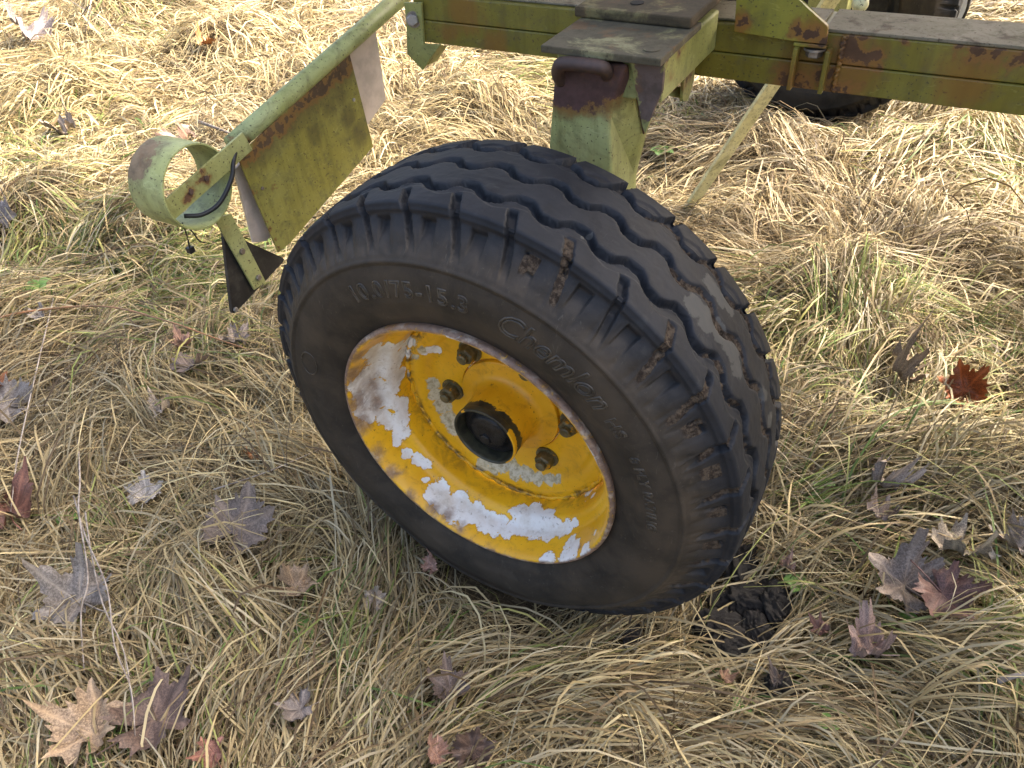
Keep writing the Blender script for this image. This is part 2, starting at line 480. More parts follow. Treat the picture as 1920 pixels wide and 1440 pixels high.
# ---- cross arm from the beam out over the wheel
arm_x0, arm_x1, arm_y0 = -0.022, 0.122, 0.213
arm = box('cross_arm', (arm_x0, arm_y0, 0.738), (arm_x1, BY0 - 0.001, ARM_T - 0.0095), M_ARM, trailer, 0.003)
box('mount_plate', (-0.032, 0.189, ARM_T - 0.009), (0.127, 0.330, ARM_T), M_PLATE, arm, 0.0015)
cp = prism('cap_plate', [(-0.040, 0.300, ARM_T + 0.0006), (0.124, 0.296, ARM_T + 0.0006), (0.124, 0.62, ARM_T + 0.0006), (-0.040, 0.62, ARM_T + 0.0006)], (0, 0, 0.013), M_CAP, arm, 0.003)
hp = at(1195, 5, 2, ARM_T + 0.0142)
k = NM('dark_hole'); M_HOLE = k.out((0.006, 0.005, 0.004), 0.9)
bm = bmesh.new()
bmesh.ops.create_cone(bm, cap_ends=True, segments=20, radius1=0.009, radius2=0.009, depth=0.0012, matrix=Matrix.Translation((hp[0], hp[1], ARM_T + 0.0142)))
bm_obj('bolt_hole', bm, M_HOLE, arm)
hp2 = at(1222, 92, 2, ARM_T + 0.0006)
bm = bmesh.new()
bmesh.ops.create_cone(bm, cap_ends=True, segments=20, radius1=0.010, radius2=0.010, depth=0.0016, matrix=Matrix.Translation((hp2[0], hp2[1], ARM_T + 0.0004)))
bm_obj('hole_plug', bm, M_PLATE, arm)
# rusty side web below the arm, right of the post, with a small hanging tab
sw = [P(1182, 118, 1, .2045), P(1247, 108, 1, .2045), P(1241, 172, 1, .2045), P(1226, 205, 1, .2045), P(1209, 252, 1, .2045), P(1204, 235, 1, .2045)]
prism('side_web', sw, (0, 0.007, 0), M_WEB, arm, 0.001)
tx = 0.112
tb = [P(1284, 128, 0, tx), P(1305, 112, 0, tx), P(1302, 150, 0, tx), P(1290, 190, 0, tx), P(1280, 190, 0, tx)]
prism('tab', tb, (-0.005, 0, 0), M_ARM, arm, 0.001)
q0 = np.array(P(1246, 178, 0, 0.089)); q1 = np.array(P(1281, 186, 0, 0.106))
prism('tab_bracket', [q0, q1, q1 + (0, 0.004, 0.012), q0 + (0, 0.004, 0.012)], (0, 0.006, 0.0), M_ARM, arm, 0.0006)

# ---- wheel post: folded plate leg, wider at its foot, running down to the stub axle
def PP(px, py, dy=0.0): return np.array(P(px, py, 1, PY + dy))
tl, tr = PP(1041, 118), PP(1178, 120)
ml, mr = PP(1034, 205), PP(1141, 208)
bl, br = PP(1029, 275), PP(1147, 318)
r_top, r_mid, r_bot = PP(1180, 121, 0.02), PP(1206, 250, 0.07), PP(1190, 330, 0.09)
bl2, br2 = bl + (bl - ml) * 3.2, br + (0, 0, -0.32)
rb2 = r_bot + (0, 0, -0.32)
bl2[2] = br2[2] = rb2[2] = 0.30
def back(p, y=0.33): return np.array((p[0], max(y, p[1] + 0.01), p[2]))
V = [tl, tr, ml, mr, bl, br, bl2, br2, r_top, r_mid, r_bot, rb2] + [back(q, 0.29) for q in (tl, r_top, ml, r_mid, bl, r_bot, bl2, rb2)]
Fc = [(0, 1, 3, 2), (2, 3, 5, 4), (4, 5, 7, 6), (1, 8, 9, 3), (3, 9, 10, 5), (5, 10, 11, 7),
      (0, 2, 14, 12), (2, 4, 16, 14), (4, 6, 18, 16), (8, 13, 15, 9), (9, 15, 17, 10), (10, 17, 19, 11),
      (12, 14, 15, 13), (14, 16, 17, 15), (16, 18, 19, 17), (0, 12, 13, 8, 1), (6, 7, 11, 19, 18)]
post = mesh_obj('wheel_post', V, Fc, M_POST, trailer)
bm = bmesh.new(); bm.from_mesh(post.data); bmesh.ops.recalc_face_normals(bm, faces=bm.faces); bevel_all(bm, 0.004, 3); bm.to_mesh(post.data); bm.free()
hb = [PP(1052, 152, 0.004), PP(1046, 138, -0.006), PP(1050, 122, -0.016), PP(1066, 119, -0.018), PP(1100, 122, -0.018), PP(1126, 126, -0.016), PP(1136, 131, -0.008), PP(1138, 140, 0.004)]
tube('handle_bar', spline(hb, 6), 0.0085, M_BAR, post, 14)
tube('edge_seam', spline([PP(1183, 126, 0.018), PP(1196, 190, 0.044), PP(1207, 250, 0.067)], 6), 0.0016, M_BAR, post, 6)
# stub axle
lathe_y('stub_axle', [(0.30, 0.001), (0.30, 0.035), (0.02, 0.035), (0.02, 0.001)], 24, M_LIME, trailer, (0, 0, WHEEL_Z))

# =================================================================== WHEEL
NB = 33
PH0 = math.radians(67.2)                                     # a shoulder slot sits at this angle
prof_half = [(0.0, .3685), (.02, .3683), (.04, .3675), (.06, .3662), (.074, .3645), (.083, .3630), (.0856, .3612), (.0868, .3570), (.0905, .3500), (.0965, .3420), (.1030, .3340),
             (.1085, .3260), (.1130, .3180), (.1160, .3120), (.1180, .3080), (.1205, .3062), (.1213, .3040), (.1207, .3020), (.1195, .3005), (.1215, .2940), (.1238, .2840),
             (.1250, .2720), (.1245, .2600), (.1232, .2500), (.1228, .2475), (.1215, .2460), (.1195, .2380), (.1165, .2290), (.1135, .2225), (.1105, .2170), (.1085, .2120), (.105, .206)]
def resample(pr, spacing):
    pr = np.array(pr); d = np.r_[0, np.cumsum(np.hypot(*np.diff(pr, axis=0).T))]
    out = [0.0]
    while out[-1] < d[-1]:
        out.append(out[-1] + spacing(np.interp(out[-1], d, pr[:, 1])))
    out[-1] = d[-1]
    return np.c_[np.interp(out, d, pr[:, 0]), np.interp(out, d, pr[:, 1])]
near = resample(prof_half, lambda r: 0.0016 if r > .352 else 0.0022 if r > .299 else 0.0055)
farh = resample(prof_half, lambda r: 0.0018 if r > .355 else 0.0045 if r > .299 else 0.012)
prof = np.r_[near[::-1] * (-1, 1), farh[1:]]
NT = NB * 50
th = np.arange(NT) * 2 * PI / NT
TH, YP = np.meshgrid(th, prof[:, 0], indexing='ij')
_, RP = np.meshgrid(th, prof[:, 1], indexing='ij')
# outward normals of the profile
dp = np.gradient(prof, axis=0)
nrm = np.c_[-dp[:, 1], dp[:, 0]]
nrm /= np.linalg.norm(nrm, axis=1)[:, None]
nrm *= np.where((nrm * np.c_[prof[:, 0], prof[:, 1] - 0.28]).sum(1) < 0, -1, 1)[:, None]
ang = (TH - PH0) * NB                                        # 0 at slots, pi at block centres
angw = (ang + PI) % (2 * PI) - PI
arc = angw / NB * 0.362                                      # metres from slot centre along the tread
edge_noise = (fbm(TH * 90, YP * 400, 2) - 0.5) * 0.0012
wave = np.tanh(1.5 * np.sin(ang + 0.7)) / np.tanh(1.5)
depth = np.zeros_like(TH); groove = np.zeros_like(TH)
tread = RP > 0.3575
gw = {}
for gi, (gc, wdt, ph) in enumerate(((-0.046, 0.0054, 0.0), (0.004, 0.0054, 1.2), (0.052, 0.0050, 0.4))):
    wv = np.tanh(1.5 * np.sin(ang + 0.7 + ph)) / np.tanh(1.5)
    d = np.abs(YP - gc - 0.0070 * wv + edge_noise)
    m = (1 - sstep(wdt * 0.75, wdt * 1.35, d)) * tread
    gw[gi] = m
    depth = np.maximum(depth, 0.0125 * m); groove = np.maximum(groove, m)
    lip = (1 - sstep(0.0, 0.0025, np.abs(d - wdt * 1.5))) * tread
    depth = depth + 0.0004 * lip
# transverse shoulder slots (lean a little), both sides
for sgn in (-1, 1):
    ys_ = YP * sgn
    lean = arc + (ys_ - 0.085) * 0.45
    ln = 1 - sstep(0.0046, 0.0064, np.abs(lean + edge_noise * 2))
    on = sstep(0.058, 0.063, ys_) * (RP > 0.3)
    slot = ln * on * np.where(RP > 0.352, 1, sstep(0.309, 0.335, RP))
    depth = np.maximum(depth, 0.0100 * slot * np.where(RP > .345, 1, 0.75))
    gw['s%d' % sgn] = slot
    # softly rounded inner end of each block
    bl_ = sstep(0.050, 0.060, ys_) * tread
    cap = np.abs(arc) / 0.0345
    depth = np.maximum(depth, 0.0017 * (1 - sstep(0.004, 0.0065, np.abs(ys_ - 0.054 - 0.006 * np.cos(ang + PI)))) * (RP > 0.36))
    # shoulder face: pocket in the middle of every block and fine vertical flutes below it
    side = (RP < 0.3555) & (RP > 0.3085) & (ys_ > 0)
    pc = np.abs((((ang + PI) + PI) % (2 * PI) - PI) / NB * 0.345)
    pocket = (1 - sstep(0.0085, 0.0105, pc)) * sstep(0.318, 0.345, RP) * (1 - sstep(0.3470, 0.3485, RP)) * side
    depth = np.maximum(depth, 0.0095 * pocket)
    gw['p%d' % sgn] = pocket
    flute = (0.5 + 0.5 * np.cos(ang * 3)) ** 2 * sstep(0.310, 0.316, RP) * (1 - sstep(0.344, 0.350, RP)) * side
    depth = depth + 0.0013 * flute * (1 - pocket)
    step_ = side * (1 - sstep(0.3500, 0.3545, RP))
    depth = depth + 0.0030 * step_ * sstep(0.309, 0.325, RP)
# mud packed in parts of the grooves
deg = np.degrees((TH + PI) % (2 * PI) - PI)
mn = fbm(TH * 26 + 3, YP * 120 + 9, 3)
def arcmask(a, b, soft=6): return sstep(a - soft, a + soft, deg) * (1 - sstep(b - soft, b + soft, deg))
mud = gw[1] * arcmask(-30, 55) * sstep(0.28, 0.42, mn) + gw[2] * arcmask(-30, 62) * sstep(0.34, 0.5, mn) + gw[0] * arcmask(17, 38, 4) * sstep(0.42, 0.55, mn)
for a in (67.2, 45.4, 34.5):
    mud = mud + gw['s-1'] * (np.abs(deg - a) < 5) * sstep(0.25, 0.4, mn) * (1 - sstep(0.372, 0.38, RP))
for a in (72.7, 29, 18.1, 7.2, -3.7):
    mud = mud + gw['p-1'] * (np.abs(deg - a) < 4) * sstep(0.3, 0.45, mn)
mud = mud + gw['s-1'] * arcmask(-60, 28) * 0.6 * sstep(0.35, 0.5, mn)
mud = np.clip(mud, 0, 1)
depth = depth * (1 - 0.62 * mud) - mud * 0.0022 * (fbm(TH * 160, YP * 700, 2) - 0.5)
depth = depth + 0.0007 * (fbm(TH * 40, YP * 160, 3) - 0.5) * (RP > 0.3)
YY = YP - nrm[None, :, 0] * depth
RR = RP - nrm[None, :, 1] * depth
# tyre sags a little at its foot
low = sstep(0.80, 1.0, -np.sin(TH))
YY = YY * (1 + 0.045 * low * (RP < .345))
VV = np.stack([RR * np.cos(TH), YY, RR * np.sin(TH)], -1).reshape(-1, 3)
n2 = prof.shape[0]
ii = np.arange(NT * n2).reshape(NT, n2)
jj = np.roll(ii, -1, axis=0)
FQ = np.stack([ii[:, :-1], ii[:, 1:], jj[:, 1:], jj[:, :-1]], -1).reshape(-1, 4)
def grid_mesh(name, V, Q, mat, smooth=True):
    me = bpy.data.meshes.new(name)
    me.vertices.add(len(V)); me.vertices.foreach_set('co', np.asarray(V, np.float32).ravel())
    me.loops.add(Q.size); me.loops.foreach_set('vertex_index', Q.astype(np.int32).ravel())
    me.polygons.add(len(Q)); me.polygons.foreach_set('loop_start', np.arange(0, Q.size, Q.shape[1], dtype=np.int32))
    me.polygons.foreach_set('use_smooth', np.full(len(Q), smooth))
    me.materials.append(mat)
    me.update(calc_edges=True)
    return me
k = NM('tyre_rubber')
wear = k.attr('wear'); mudn = k.attr('mud')
n1 = k.noise(28, 6, 0.7, 0.6); n2_ = k.noise(170, 4, 0.7); n3 = k.noise(9, 4, 0.6)
side = k.mix(k.step(n1, 0.35, 0.7), (0.024, 0.0215, 0.0185), (0.047, 0.0395, 0.0315))
side = k.mix(k.math('MULTIPLY', k.step(n3, 0.42, 0.68), 0.8), side, (0.064, 0.051, 0.038))
side = k.mix(k.math('MULTIPLY', k.step(n2_, 0.60, 0.74), 0.6), side, (0.085, 0.072, 0.055))
scs = k.noise(1.0, 3, 0.6, 2.0, vec=k.scale_vec((160, 30, 45)))
side = k.mix(k.math('MULTIPLY', k.step(scs, 0.66, 0.70), 0.45), side, (0.10, 0.09, 0.075))
tr_ = k.mix(k.step(n1, 0.3, 0.7), (0.0105, 0.0125, 0.0165), (0.0185, 0.0213, 0.0270))
tr_ = k.mix(k.math('MULTIPLY', k.step(k.noise(14, 7, 0.75, 1.2), 0.57, 0.68), 0.5), tr_, (0.035, 0.038, 0.042))
tr_ = k.mix(k.math('MULTIPLY', k.step(n2_, 0.64, 0.76), 0.4), tr_, (0.05, 0.05, 0.052))
scr = k.noise(1.0, 3, 0.6, 1.5, vec=k.scale_vec((240, 40, 240)))
tr_ = k.mix(k.math('MULTIPLY', k.step(scr, 0.66, 0.7), 0.3), tr_, (0.06, 0.06, 0.062))
def cylhit(px, py, Rr):
    r = ray(px, py); o = CAM - np.array((0, 0, WHEEL_Z))
    A_ = r[0] ** 2 + r[2] ** 2; B_ = r[0] * o[0] + r[2] * o[2]; C_ = o[0] ** 2 + o[2] ** 2 - Rr ** 2
    return o + r * ((-B_ - math.sqrt(B_ * B_ - A_ * C_)) / A_)
film = k.blobs([(cylhit(x, y, .366), r) for x, y, r in ((1300, 575, .020), (1322, 600, .024), (1350, 625, .024), (1368, 655, .022), (1378, 690, .018), (1330, 535, .020), (1350, 560, .020), (1365, 585, .016), (1430, 740, .014), (1440, 790, .014), (1100, 440, .012))], (40, 0.025))
film = k.math('ADD', film, k.math('MULTIPLY', k.math('SUBTRACT', n1, 0.5), 1.2))
tr_ = k.mix(k.math('MULTIPLY', k.step(film, 0.25, 0.4), 0.8), tr_, (0.070, 0.072, 0.070))
col = k.mix(wear['Fac'], side, tr_)
dustf = k.math('MULTIPLY', k.attr('dust')['Fac'], k.step(n1, 0.25, 0.6))
col = k.mix(k.math('MULTIPLY', dustf, 0.35), col, (0.060, 0.050, 0.038))
mcol = k.mix(k.step(n2_, 0.4, 0.62), (0.022, 0.016, 0.012), (0.075, 0.058, 0.042))
col = k.mix(k.step(mudn['Fac'], 0.25, 0.5), col, mcol)
ro = k.math('MULTIPLY_ADD', k.step(mudn['Fac'], 0.2, 0.5), 0.35, k.math('MULTIPLY_ADD', n1, 0.25, 0.44))
mus = k.noise(420, 2, 0.5)
k.bump(k.math('ADD', k.math('MULTIPLY', n1, 0.5), k.math('ADD', k.math('MULTIPLY', n2_, 0.3), k.math('MULTIPLY', k.math('MULTIPLY', mus, mudn['Fac']), 2.5))), 0.5, 0.0014)
M_TYRE = k.out(col, ro, spec=0.22)
tyre_me = grid_mesh('tyre', VV, FQ, M_TYRE)
def fattr(me, name, arr):
    a = me.attributes.new(name, 'FLOAT', 'POINT'); a.data.foreach_set('value', np.asarray(arr, np.float32).ravel())
fattr(tyre_me, 'mud', mud)
fattr(tyre_me, 'wear', sstep(0.312, 0.350, RP))
fattr(tyre_me, 'dust', np.clip(np.clip(depth / 0.006, 0, 1) * 0.5 * (1 - groove) * (RP < .352) + 0.5 * sstep(-10, -60, deg) * (RP > 0.3), 0, 1))

wheel = empty('wheel', (0, 0, WHEEL_Z), trailer)
wheel['label'] = 'black ribbed tyre on a peeling yellow and white rim'
tyre = link(bpy.data.objects.new('tyre', tyre_me), wheel)

# ---- rim: flange, bead seat, well and dished disc, turned as one sheet
rim_prof = [(-.104, .2125), (-.110, .2135), (-.1150, .2138), (-.1182, .2118), (-.1190, .2090), (-.1178, .2062), (-.1140, .2040), (-.1080, .2020), (-.1000, .2000), (-.0880, .1975), (-.0760, .1955), (-.0700, .1935),
            (-.0660, .1895), (-.0625, .1840), (-.0580, .1795), (-.0520, .1770), (-.0420, .1755), (-.0300, .1745), (-.0160, .1738), (.0060, .1735), (.060, .174), (.10, .196), (.113, .21)]
def dense(pr, k=4):
    return spline([np.array(p) for p in pr], k)
k = NM('rim_paint')
M_RIM = k.m
rim = lathe_y('rim', dense(rim_prof, 4), 240, M_RIM, wheel)
disc_prof = [(-.021, .1715), (-.0225, .160), (-.0205, .150), (-.0160, .142), (-.0090, .135), (-.0060, .128), (-.0050, .115), (-.0050, .090), (-.0050, .0835), (-.0030, .0826), (.004, .0826)]
disc = lathe_y('wheel_disc', dense(disc_prof, 3), 240, M_RIM, wheel, wob=lambda i, a: 0.0)
# irregular weld fillet where the disc meets the well
wl = []
for i in range(300):
    a = 2 * PI * i / 300
    r = 0.1690 + 0.0018 * math.sin(5 * a + 1) + 0.0010 * math.sin(37 * a) + random.uniform(-.0004, .0004)
    wl.append((r * math.cos(a), -.0222 - 0.0012 * math.sin(3 * a), r * math.sin(a)))
V, Fc = tube_data(wl + [wl[0]], [0.0034 + 0.0009 * math.sin(i * 0.9) for i in range(301)], 8, False)
mesh_obj('weld_bead', V, Fc, M_RIM, wheel, True)
bvh = BVHTree.FromPolygons([v.co + Vector((0, 0, WHEEL_Z)) for v in rim.data.vertices] + [v.co + Vector((0, 0, WHEEL_Z)) for v in disc.data.vertices],
                           [tuple(p.vertices) for p in rim.data.polygons] + [tuple(i + len(rim.data.vertices) for i in p.vertices) for p in disc.data.polygons])
def rimhit(px, py):
    h = bvh.ray_cast(Vector(CAM), Vector(ray(px, py)).normalized())
    q = h[0] if h[0] is not None else Vector(at(px, py, 1, -.1))
    return (q.x, q.y, q.z - WHEEL_Z)
def c4(x, y): return 620 + x * .3402, 590 + y * .3402
white = [(330, 200, 22), (370, 240, 22), (300, 260, 22), (340, 310, 20), (260, 230, 22), (380, 330, 14), (350, 400, 17), (390, 500, 16), (380, 580, 18), (395, 640, 14), (300, 420, 15), (330, 480, 14), (420, 150, 14), (200, 330, 22), (190, 420, 24), (200, 510, 20), (240, 300, 20), (250, 400, 20), (260, 480, 18), (160, 380, 20), (230, 200, 18), (290, 560, 14), (330, 600, 12), (220, 560, 12),
         (360, 690, 9), (420, 760, 9), (480, 800, 12), (525, 825, 11), (520, 915, 7), (600, 980, 19), (560, 1000, 14), (640, 1040, 21), (690, 1080, 21), (720, 1020, 14), (760, 1100, 21), (810, 1100, 18), (860, 1140, 21), (930, 1160, 18), (990, 1180, 18), (1060, 1170, 21), (1050, 1090, 18), (1110, 1100, 19), (1120, 1190, 20),
         (1180, 1130, 20), (1200, 1200, 17), (1260, 1180, 16), (1310, 1165, 12), (1350, 1150, 8), (1130, 1050, 10), (1430, 970, 9), (1450, 990, 7), (1360, 1000, 4), (1410, 1020, 3.5), (1320, 1250, 12), (1340, 1290, 16), (1300, 1340, 18), (1400, 1310, 14), (1200, 1350, 16), (1460, 1195, 5), (520, 200, 8), (560, 190, 9), (590, 200, 7), (650, 110, 10), (700, 125, 6),
         (1440, 760, 12), (1480, 810, 8), (1430, 730, 8)]
cream = [(560, 380, 12), (590, 440, 12), (620, 500, 15), (650, 570, 15), (690, 620, 13), (720, 420, 9), (860, 790, 13), (830, 830, 12), (900, 850, 12), (960, 820, 15), (1020, 860, 15), (1080, 880, 14), (1140, 900, 12), (1200, 905, 11), (1250, 910, 8), (1000, 800, 10), (470, 230, 7), (500, 190, 8)]
def blobl(L, extra=1.0):
    out = []
    for x, y, r in L:
        q = rimhit(*c4(x, y))
        out.append((q, r * 0.78 * extra * 1.05 / F * 1.25))
    return out
fine = k.noise(80, 7, 0.75, 0.6); mid = k.noise(35, 6, 0.7, 0.5)
bw = k.blobs(blobl(white, 2.15), (38, 0.020))
bc = k.blobs(blobl(cream, 2.3), (38, 0.018))
yel = k.mix(k.step(k.noise(12, 4), 0.35, 0.7), (0.72, 0.375, 0.008), (0.82, 0.47, 0.016))
yel = k.mix(k.math('MULTIPLY', k.step(mid, 0.52, 0.7), 0.35), yel, (0.33, 0.17, 0.015))
yel = k.mix(k.math('MULTIPLY', k.step(k.noise(200, 3, 0.6), 0.66, 0.73), 0.8), yel, (0.10, 0.06, 0.015))
wht = k.mix(k.step(k.noise(25, 6, 0.7), 0.42, 0.7), (0.76, 0.76, 0.74), (0.60, 0.56, 0.49))
wht = k.mix(k.math('MULTIPLY', k.step(k.noise(150, 3), 0.62, 0.72), 0.6), wht, (0.22, 0.17, 0.12))
crm = k.mix(k.step(k.noise(120, 5, 0.7), 0.42, 0.66), (0.58, 0.52, 0.36), (0.33, 0.27, 0.15))
jag = k.math('ADD', k.math('MULTIPLY', k.math('SUBTRACT', fine, 0.5), 0.8), k.math('MULTIPLY', k.math('SUBTRACT', mid, 0.5), 0.9))
mw = k.math('ADD', bw, jag); mc = k.math('ADD', bc, jag)
wm = k.step(mw, 0.37, 0.40); cm = k.step(mc, 0.37, 0.42)
lip_w = k.math('MULTIPLY', k.step(mw, 0.27, 0.38), k.math('SUBTRACT', 1.0, wm))
col = k.mix(k.math('MULTIPLY', lip_w, 0.5), yel, (0.22, 0.11, 0.012))
col = k.mix(wm, col, wht)
col = k.mix(cm, col, crm)
# small random chips
chips = k.noise(46, 5, 0.7)
col = k.mix(k.step(chips, 0.735, 0.75), col, (0.55, 0.52, 0.45))
# rusty flange: radius from the axle
sep = k.n('ShaderNodeSeparateXYZ'); k.l(k.coord(), sep.inputs[0])
rad = k.math('SQRT', k.math('ADD', k.math('POWER', sep.outputs[0], 2.0), k.math('POWER', sep.outputs[2], 2.0)))
rr_ = k.math('ADD', rad, k.math('MULTIPLY', k.math('SUBTRACT', mid, 0.5), 0.012))
rl = [(rimhit(*c4(x, y)), r) for x, y, r in ((250, 110, .030), (150, 230, .030), (130, 330, .035), (150, 480, .036), (170, 600, .03), (230, 780, .024), (330, 880, .02), (440, 1000, .018), (560, 1080, .024), (720, 1170, .020), (1380, 1270, .01), (240, 380, .04), (280, 470, .035), (640, 1110, .018))]
brust = k.math('ADD', k.blobs(rl, (30, 0.02)), k.math('MULTIPLY', k.math('SUBTRACT', mid, 0.5), 1.6))
flm = k.math('MAXIMUM', k.step(rr_, 0.2055, 0.2095), k.math('MULTIPLY', k.math('MULTIPLY', k.step(brust, 0.0, 0.9), 0.85), k.step(rr_, 0.186, 0.198)))
rustc = k.mix(k.step(fine, 0.38, 0.62), (0.12, 0.078, 0.062), (0.25, 0.165, 0.115))
rustc = k.mix(k.math('MULTIPLY', k.step(k.noise(60, 5), 0.5, 0.66), 0.85), rustc, (0.40, 0.33, 0.26))
rustc = k.mix(k.math('MULTIPLY', k.step(k.noise(18, 4), 0.55, 0.7), 0.8), rustc, (0.22, 0.10, 0.035))
col = k.mix(k.math('MULTIPLY', flm, k.step(fine, 0.28, 0.46)), col, rustc)
# grime round the weld and the hub foot
wd = k.math('ABSOLUTE', k.math('SUBTRACT', rad, 0.167))
gr = k.math('MULTIPLY', k.math('SUBTRACT', 1.0, k.step(wd, 0.002, 0.011)), k.step(mid, 0.45, 0.6))
col = k.mix(k.math('MULTIPLY', gr, 0.85), col, (0.10, 0.065, 0.025))
col = k.mix(k.math('MULTIPLY', k.step(k.noise(90, 4, 0.7), 0.56, 0.72), 0.30), col, (0.16, 0.10, 0.03))
k.bump(k.math('ADD', k.math('MULTIPLY', fine, 0.25), k.math('ADD', k.math('MULTIPLY', wm, -0.7), k.math('MULTIPLY', cm, -0.7))), 0.5, 0.0011)
k.out(col, k.math('MULTIPLY_ADD', k.math('MAXIMUM', wm, flm), 0.25, 0.34))

# ---- hub barrel with flange, greasy black socket
k = NM('hub_paint')
nn = k.noise(45, 6, 0.7, 0.5); n9 = k.noise(150, 3)
yel = k.mix(k.step(k.noise(14, 4), 0.35, 0.7), (0.66, 0.33, 0.007), (0.74, 0.40, 0.013))
yel = k.mix(k.math('MULTIPLY', k.step(nn, 0.5, 0.72), 0.5), yel, (0.22, 0.10, 0.012))
yel = k.mix(k.math('MULTIPLY', k.step(n9, 0.64, 0.72), 0.8), yel, (0.10, 0.05, 0.012))
sep = k.n('ShaderNodeSeparateXYZ'); k.l(k.coord(), sep.inputs[0])
yy = k.math('MULTIPLY_ADD', k.math('SUBTRACT', k.noise(38, 5, 0.7, 0.5), 0.5), 0.035, sep.outputs[1])
blk = k.math('SUBTRACT', 1.0, k.step(yy, -0.0605, -0.0585))
rimpaint = k.blobs([*[((0.0495 * math.cos(t), -.0775 + 0.002 * math.sin(3 * t), 0.0495 * math.sin(t)), 0.0065) for t in np.linspace(-0.75, 0.55, 12)], ((-.03, -.079, .038), .005)], (60, .004))
blk = k.math('MULTIPLY', blk, k.math('SUBTRACT', 1.0, k.step(k.math('ADD', rimpaint, k.math('MULTIPLY', k.math('SUBTRACT', nn, .5), .8)), 0.2, 0.25)))
hrad = k.math('SQRT', k.math('ADD', k.math('POWER', sep.outputs[0], 2.0), k.math('POWER', sep.outputs[2], 2.0)))
blk = k.math('MAXIMUM', blk, k.math('SUBTRACT', 1.0, k.step(hrad, 0.0472, 0.0478)))
col = k.mix(blk, yel, k.mix(k.step(nn, 0.35, 0.65), (0.016, 0.016, 0.012), (0.05, 0.048, 0.028)))
k.bump(nn, 0.3, 0.001)
M_HUB = k.out(col, 0.38)
hub_prof = [(.0150, .0806), (-.0060, .0806), (-.0095, .0796), (-.0110, .0750), (-.0130, .0670), (-.0150, .0600), (-.0190, .0550), (-.0260, .0515), (-.0350, .0500), (-.0500, .0495), (-.0640, .0492), (-.0690, .0492), (-.0700, .0500), (-.0780, .0500), (-.0792, .0492), (-.0796, .0475), (-.0788, .0462), (-.0740, .0452), (-.056, .0448)]
hub = lathe_y('hub', dense(hub_prof, 3), 96, M_HUB, wheel)
k = NM('black_grease')
nn = k.noise(70, 6, 0.75, 0.6)
k.bump(nn, 0.9, 0.003)
M_GREASE = k.out(k.mix(k.step(nn, 0.45, 0.75), (0.006, 0.006, 0.007), (0.022, 0.021, 0.02)), k.math('MULTIPLY_ADD', nn, 0.5, 0.18))
lathe_y('hub_cap', dense([(-.055, .0446), (-.0600, .0430), (-.0610, .038), (-.0620, .033), (-.0660, .0295), (-.0690, .0270), (-.0705, .0220), (-.0710, .014), (-.0705, .006), (-.0705, .0003)], 3), 64, M_GREASE, wheel)
hexnut('split_pin', (-0.004, -.0700, -.012), (0, -1, 0), 0.009, 0.004, M_GREASE, wheel)
k = NM('nut_oily_steel')
nn = k.noise(120, 5, 0.7)
nc = k.mix(k.step(nn, 0.4, 0.6), (0.075, 0.064, 0.030), (0.15, 0.125, 0.06))
nc = k.mix(k.step(k.noise(60, 4), 0.58, 0.64), nc, (0.50, 0.26, 0.012))
M_NUT = k.out(nc, 0.45, 0.25)
for i in range(6):
    a = math.radians(5 + 60 * i)
    r = 0.1015
    hexnut('wheel_nut', (r * math.cos(a), -.0050, r * math.sin(a)), (0, -1, 0), 0.0142, 0.0165, M_NUT, wheel, stud=0.007, washer=0.0185, rot=random.uniform(0, 1))

# ---- raised lettering on the sidewall
k = NM('sidewall_lettering')
M_LET = k.out(k.mix(k.step(k.noise(60, 5), 0.4, 0.65), (0.030, 0.027, 0.023), (0.062, 0.054, 0.043)), 0.38)
pr_o = np.array(prof_half)[15:]
def side_y(r): return -np.interp(r, pr_o[::-1, 1], pr_o[::-1, 0])
def lettering(text, th_mid, r_mid, size, bev, shear=0.0, spacing=1.0, outline=True, squash=1.0, lift=0.0):
    cu = bpy.data.curves.new('lettering', 'FONT')
    cu.body = text; cu.size = size; cu.align_x = 'CENTER'; cu.align_y = 'CENTER'
    cu.space_character = spacing; cu.shear = shear
    cu.fill_mode = 'NONE' if outline else 'BOTH'
    cu.bevel_depth = bev; cu.bevel_resolution = 1; cu.resolution_u = 3
    if not outline: cu.extrude = 0.0006
    tmp = bpy.data.objects.new('lettering_curve', cu)
    COL.objects.link(tmp)
    dg = bpy.context.evaluated_depsgraph_get()
    me = bpy.data.meshes.new_from_object(tmp.evaluated_get(dg))
    bpy.data.objects.remove(tmp)
    bpy.data.curves.remove(cu)
    for v in me.vertices:
        a = math.radians(th_mid) - v.co.x * squash / r_mid
        r = r_mid + v.co.y
        v.co = Vector((r * math.cos(a), float(side_y(r)) - v.co.z - lift, r * math.sin(a)))
    me.materials.clear(); me.materials.append(M_LET)
    me.name = 'lettering'
    o = link(bpy.data.objects.new('lettering', me), wheel)
    return o
lettering('10.0/75-15.3', 101.5, 0.2695, 0.031, 0.0012, 0, 1.16)
lettering('Chemlon', 58.5, 0.2710, 0.042, 0.0013, 0.28, 0.98)
lettering('HS', 36.0, 0.2660, 0.023, 0.0008, 0.0, 1.1)
lettering('8 PLY RATING', 13.5, 0.2660, 0.0175, 0.0008, 0.0, 1.12)
ring = [(0.270 + 0.014 * math.cos(t), 163 + math.degrees(0.022 * math.sin(t) / 0.27)) for t in np.linspace(0, 2 * PI, 40)]
tube('emblem_ring', [(r * math.cos(math.radians(a)), side_y(r) - 0.0002, r * math.sin(math.radians(a))) for r, a in ring], 0.0009, M_LET, wheel, 6)

